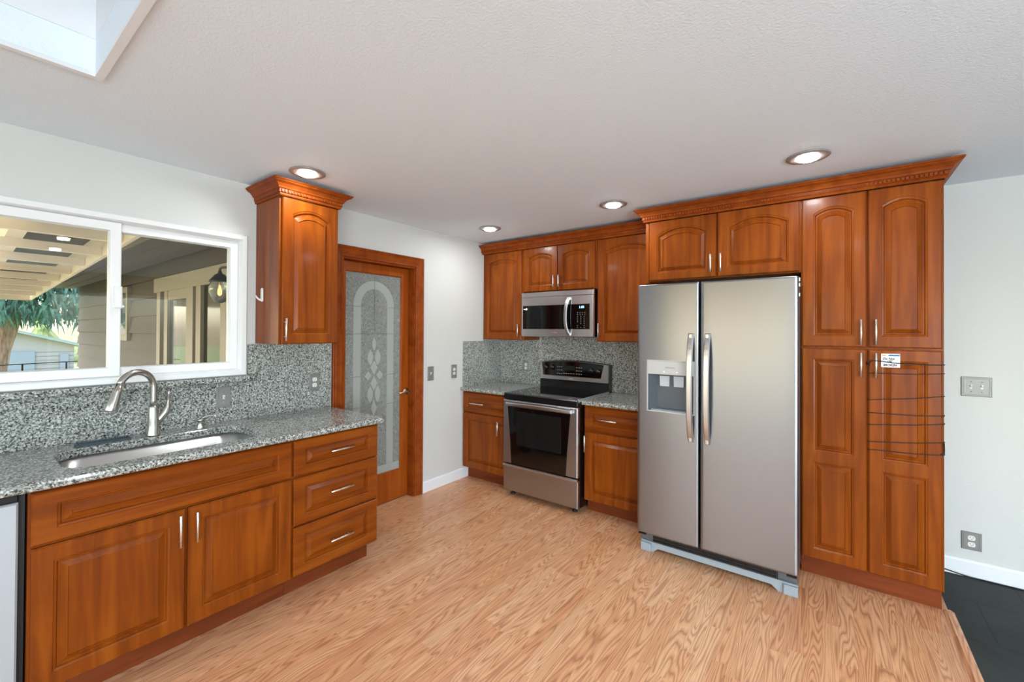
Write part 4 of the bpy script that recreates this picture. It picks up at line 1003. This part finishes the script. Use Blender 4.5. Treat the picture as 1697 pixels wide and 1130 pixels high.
# lantern on the outer wall
ln = thing('porch_lantern', 'dark metal porch lantern with clear glass and glowing bulb seen through the window', 'lantern', (-0.30, -2.655, 1.65))
lx, ly = -0.30, -2.652
mb = MB(); mb.lathe([(0.012, 0.215), (0.012, 0.20), (0.030, 0.19), (0.060, 0.150), (0.066, 0.142), (0.056, 0.138)], (lx, ly, 1.655), 'w', 16)
obj('cap', mb, 'iron', ln)
mb = MB(); mb.tube([(lx, ly, 1.865), (lx, ly, 1.885), (lx+0.02, ly+0.002, 1.893), (-0.135, -2.60, 1.893), (-0.122, -2.60, 1.893)], 0.008, 8); mb.box(-0.14, -2.64, 1.84, -0.1205, -2.56, 1.95); obj('bracket', mb, 'iron', ln)
mb = MB(); mb.lathe([(0.016, 0.0), (0.036, 0.012), (0.060, 0.060), (0.066, 0.095), (0.056, 0.138)], (lx, ly, 1.655), 'w', 8); obj('globe', mb, 'lantern_glass', ln)
mb = MB(); mb.lathe([(0.003, 0.055), (0.009, 0.066), (0.009, 0.085), (0.003, 0.110)], (lx, ly, 1.655), 'w', 12); obj('bulb', mb, 'lamp_flame', ln)
# patio cover, sloping away from the house
pc = thing('patio_cover', 'cream painted patio cover with rafters outside the window', 'patio cover', (-4.1, -4.6, 2.0))
zr = lambda x: 2.262+0.0336*x
def slab(mb, x0, x1, y0, y1, dz0, dz1):
    a = mb.loop([(x0, y0, zr(x0)+dz0), (x1, y0, zr(x1)+dz0), (x1, y1, zr(x1)+dz0), (x0, y1, zr(x0)+dz0)])
    b_ = mb.loop([(x0, y0, zr(x0)+dz1), (x1, y0, zr(x1)+dz1), (x1, y1, zr(x1)+dz1), (x0, y1, zr(x0)+dz1)])
    mb.face(a[::-1]); mb.face(b_); mb.bridge(a, b_)
x = -1.0
while x > -8.1:
    mb = MB(); slab(mb, x-0.020, x+0.020, -6.3, -2.862, 0.0, 0.075); obj('rafter', mb, 'cream', pc); x -= 0.80
mb = MB(); slab(mb, -8.12, -0.13, -2.860, -2.832, -0.01, 0.25); obj('edge_beam', mb, 'cream', pc)
mb = MB(); slab(mb, -8.12, -0.13, -3.46, -3.36, 0.076, 0.23); obj('purlin', mb, 'cream', pc)
mb = MB(); slab(mb, -8.12, -0.13, -3.36, -2.862, 0.23, 0.25); obj('roof_panel', mb, 'roof_panel', pc)
mb = MB(); slab(mb, -8.12, -0.13, -6.3, -3.46, 0.23, 0.24); obj('light_panel', mb, 'lightpanel', pc)
mb = MB(); slab(mb, -8.16, -8.12, -6.3, -2.832, -0.02, 0.13); obj('end_fascia', mb, 'cream', pc)
for yy in (-6.0, -3.75):
    mb = MB(); mb.box(-8.05, yy-0.05, -0.13, -7.95, yy+0.05, zr(-8)-0.001); obj('post', mb, 'cream', pc)
# cedar
ce = thing('cedar_tree', 'blue-green weeping cedar tree beyond the patio', 'tree', (-12.0, -3.0, -0.62))
mb = MB(); mb.tube([(-12, -3.06, -0.62), (-12, -3.04, 0.45), (-12, -2.96, 1.0), (-12, -2.86, 1.5), (-11.95, -2.72, 2.3), (-11.9, -2.55, 3.6), (-12, -2.5, 5.2)], [0.24, 0.17, 0.15, 0.16, 0.14, 0.10, 0.04], 14); obj('trunk', mb, 'bark', ce)
for yy, zz in ((-2.0, 2.6), (-3.8, 2.7), (-2.3, 3.2), (-1.6, 2.5), (-3.1, 3.8)): mb = MB(); mb.tube([(-11.95, -2.75, zz-0.3), (-11.7, (yy-2.75)/2, zz+0.05), (-11.5, yy, zz-0.1)], [0.06, 0.04, 0.015], 8); obj('branch', mb, 'bark', ce)
mb = MB(); rnd = random.Random(3)
for k in range(4200):
    yy = rnd.uniform(-4.3, -1.2); xx = rnd.uniform(-12.8, -11.0); top = rnd.uniform(1.75, 3.9); low = 1.28+0.22*math.sin(yy*7)+(0.25 if -3.1 < yy < -2.6 else 0)
    ln_ = rnd.uniform(0.18, 0.45)
    top = max(top, low+ln_); wdt = rnd.uniform(0.018, 0.045); dx, dy = rnd.uniform(-0.12, 0.12), rnd.uniform(-0.12, 0.12)
    for s_ in range(3):
        f0_, f1_ = s_/3, (s_+1)/3; w0_, w1_ = wdt*(1-f0_*0.7), wdt*(1-f1_*0.9); an = rnd.uniform(0, PI); cx_, sx_ = math.cos(an), math.sin(an)
        i = [mb.vert(xx+dx*f0_-cx_*w0_, yy+dy*f0_-sx_*w0_, top-ln_*f0_), mb.vert(xx+dx*f0_+cx_*w0_, yy+dy*f0_+sx_*w0_, top-ln_*f0_), mb.vert(xx+dx*f1_+cx_*w1_, yy+dy*f1_+sx_*w1_, top-ln_*f1_), mb.vert(xx+dx*f1_-cx_*w1_, yy+dy*f1_-sx_*w1_, top-ln_*f1_)]
        mb.face(i)
obj('foliage', mb, 'leaf', ce)
# garage
ga_ = thing('garage', 'white sided garage with a pale door beyond the fence', 'garage', (-22, -2.0, -0.62))
mb = MB(); a = [(-4.2, -0.62), (-0.75, -0.62), (-0.75, 0.86), (-2.3, 1.36), (-4.2, 0.74)]
L0 = mb.loop([(-24, p[0], p[1]) for p in a]); L1 = mb.loop([(-20, p[0], p[1]) for p in a]); mb.face(L0); mb.face(L1); mb.bridge(L0, L1); obj('walls', mb, 'garage', ga_)
mb = MB()
for k in range(9): mb.box(-19.999, -4.2, -0.58+k*0.15, -19.985, -0.75, -0.565+k*0.15)
obj('clapboard_lines', mb, plain('board_shadow_gap', sr(130, 130, 134), 0.8), ga_)
mb = MB()
for (ya, za, yb, zb) in ((-2.3, 1.37, -0.35, 0.74), (-4.5, 0.66, -2.3, 1.37)):
    a_ = mb.loop([(-24.2, ya, za), (-24.2, yb, zb), (-24.2, yb, zb+0.10), (-24.2, ya, za+0.10)]); b_ = mb.loop([(-19.7, ya, za), (-19.7, yb, zb), (-19.7, yb, zb+0.10), (-19.7, ya, za+0.10)])
    mb.face(a_); mb.face(b_); mb.bridge(a_, b_)
obj('roof', mb, 'shingle', ga_)
mb = MB(); mb.box(-19.984, -3.9, -0.62, -19.95, -1.75, 0.66); obj('garage_door', mb, 'garage_door', ga_)
mb = MB(); mb.box(-19.984, -1.12, -0.62, -19.95, -0.90, 0.56); obj('side_door', mb, 'garage_door', ga_)
# fence
fe = thing('yard_fence', 'dark wire yard fence in front of the garage', 'fence', (-9.0, -2.6, -0.62))
for yy in (-3.4, -2.868, -2.30, -1.7): mb = MB(); mb.box(-9.016, yy-0.012, -0.62, -8.984, yy+0.012, 0.83); obj('post', mb, 'iron', fe)
mb = MB(); mb.tube([(-9, -4.2, 0.79), (-9, -1.5, 0.85)], 0.009, 6); obj('top_rail', mb, 'iron', fe)
mb = MB()
for k in range(9): mb.tube([(-9, -4.2, 0.70-k*0.14), (-9, -1.5, 0.74-k*0.14)], 0.0018, 5)
obj('wires', mb, 'iron', fe)
# hedge behind the garage
mb = MB(); rnd = random.Random(5)
N1, N2 = 40, 8; idx = {}
for i in range(N1+1):
    for j in range(N2+1): idx[i, j] = mb.vert(-27+rnd.uniform(-0.5, 0.5)-j*0.15, -8+14*i/N1, -0.62+2.6*j/N2*(0.8+0.3*math.sin(i*1.3)+rnd.uniform(-0.1, 0.1)))
for i in range(N1):
    for j in range(N2): mb.face((idx[i, j], idx[i+1, j], idx[i+1, j+1], idx[i, j+1]), True)
a = [idx[i, 0] for i in range(N1+1)]; 
B_ = [mb.vert(-29.5, -8+14*i/N1, -0.62) for i in range(N1+1)]
for i in range(N1): mb.face((idx[i, N2], idx[i+1, N2], B_[i+1], B_[i]))
o = tag(obj('hedge', mb, 'hedge'), 'pale yellow-green shrubs behind the garage', 'hedge'); o['kind'] = 'stuff'
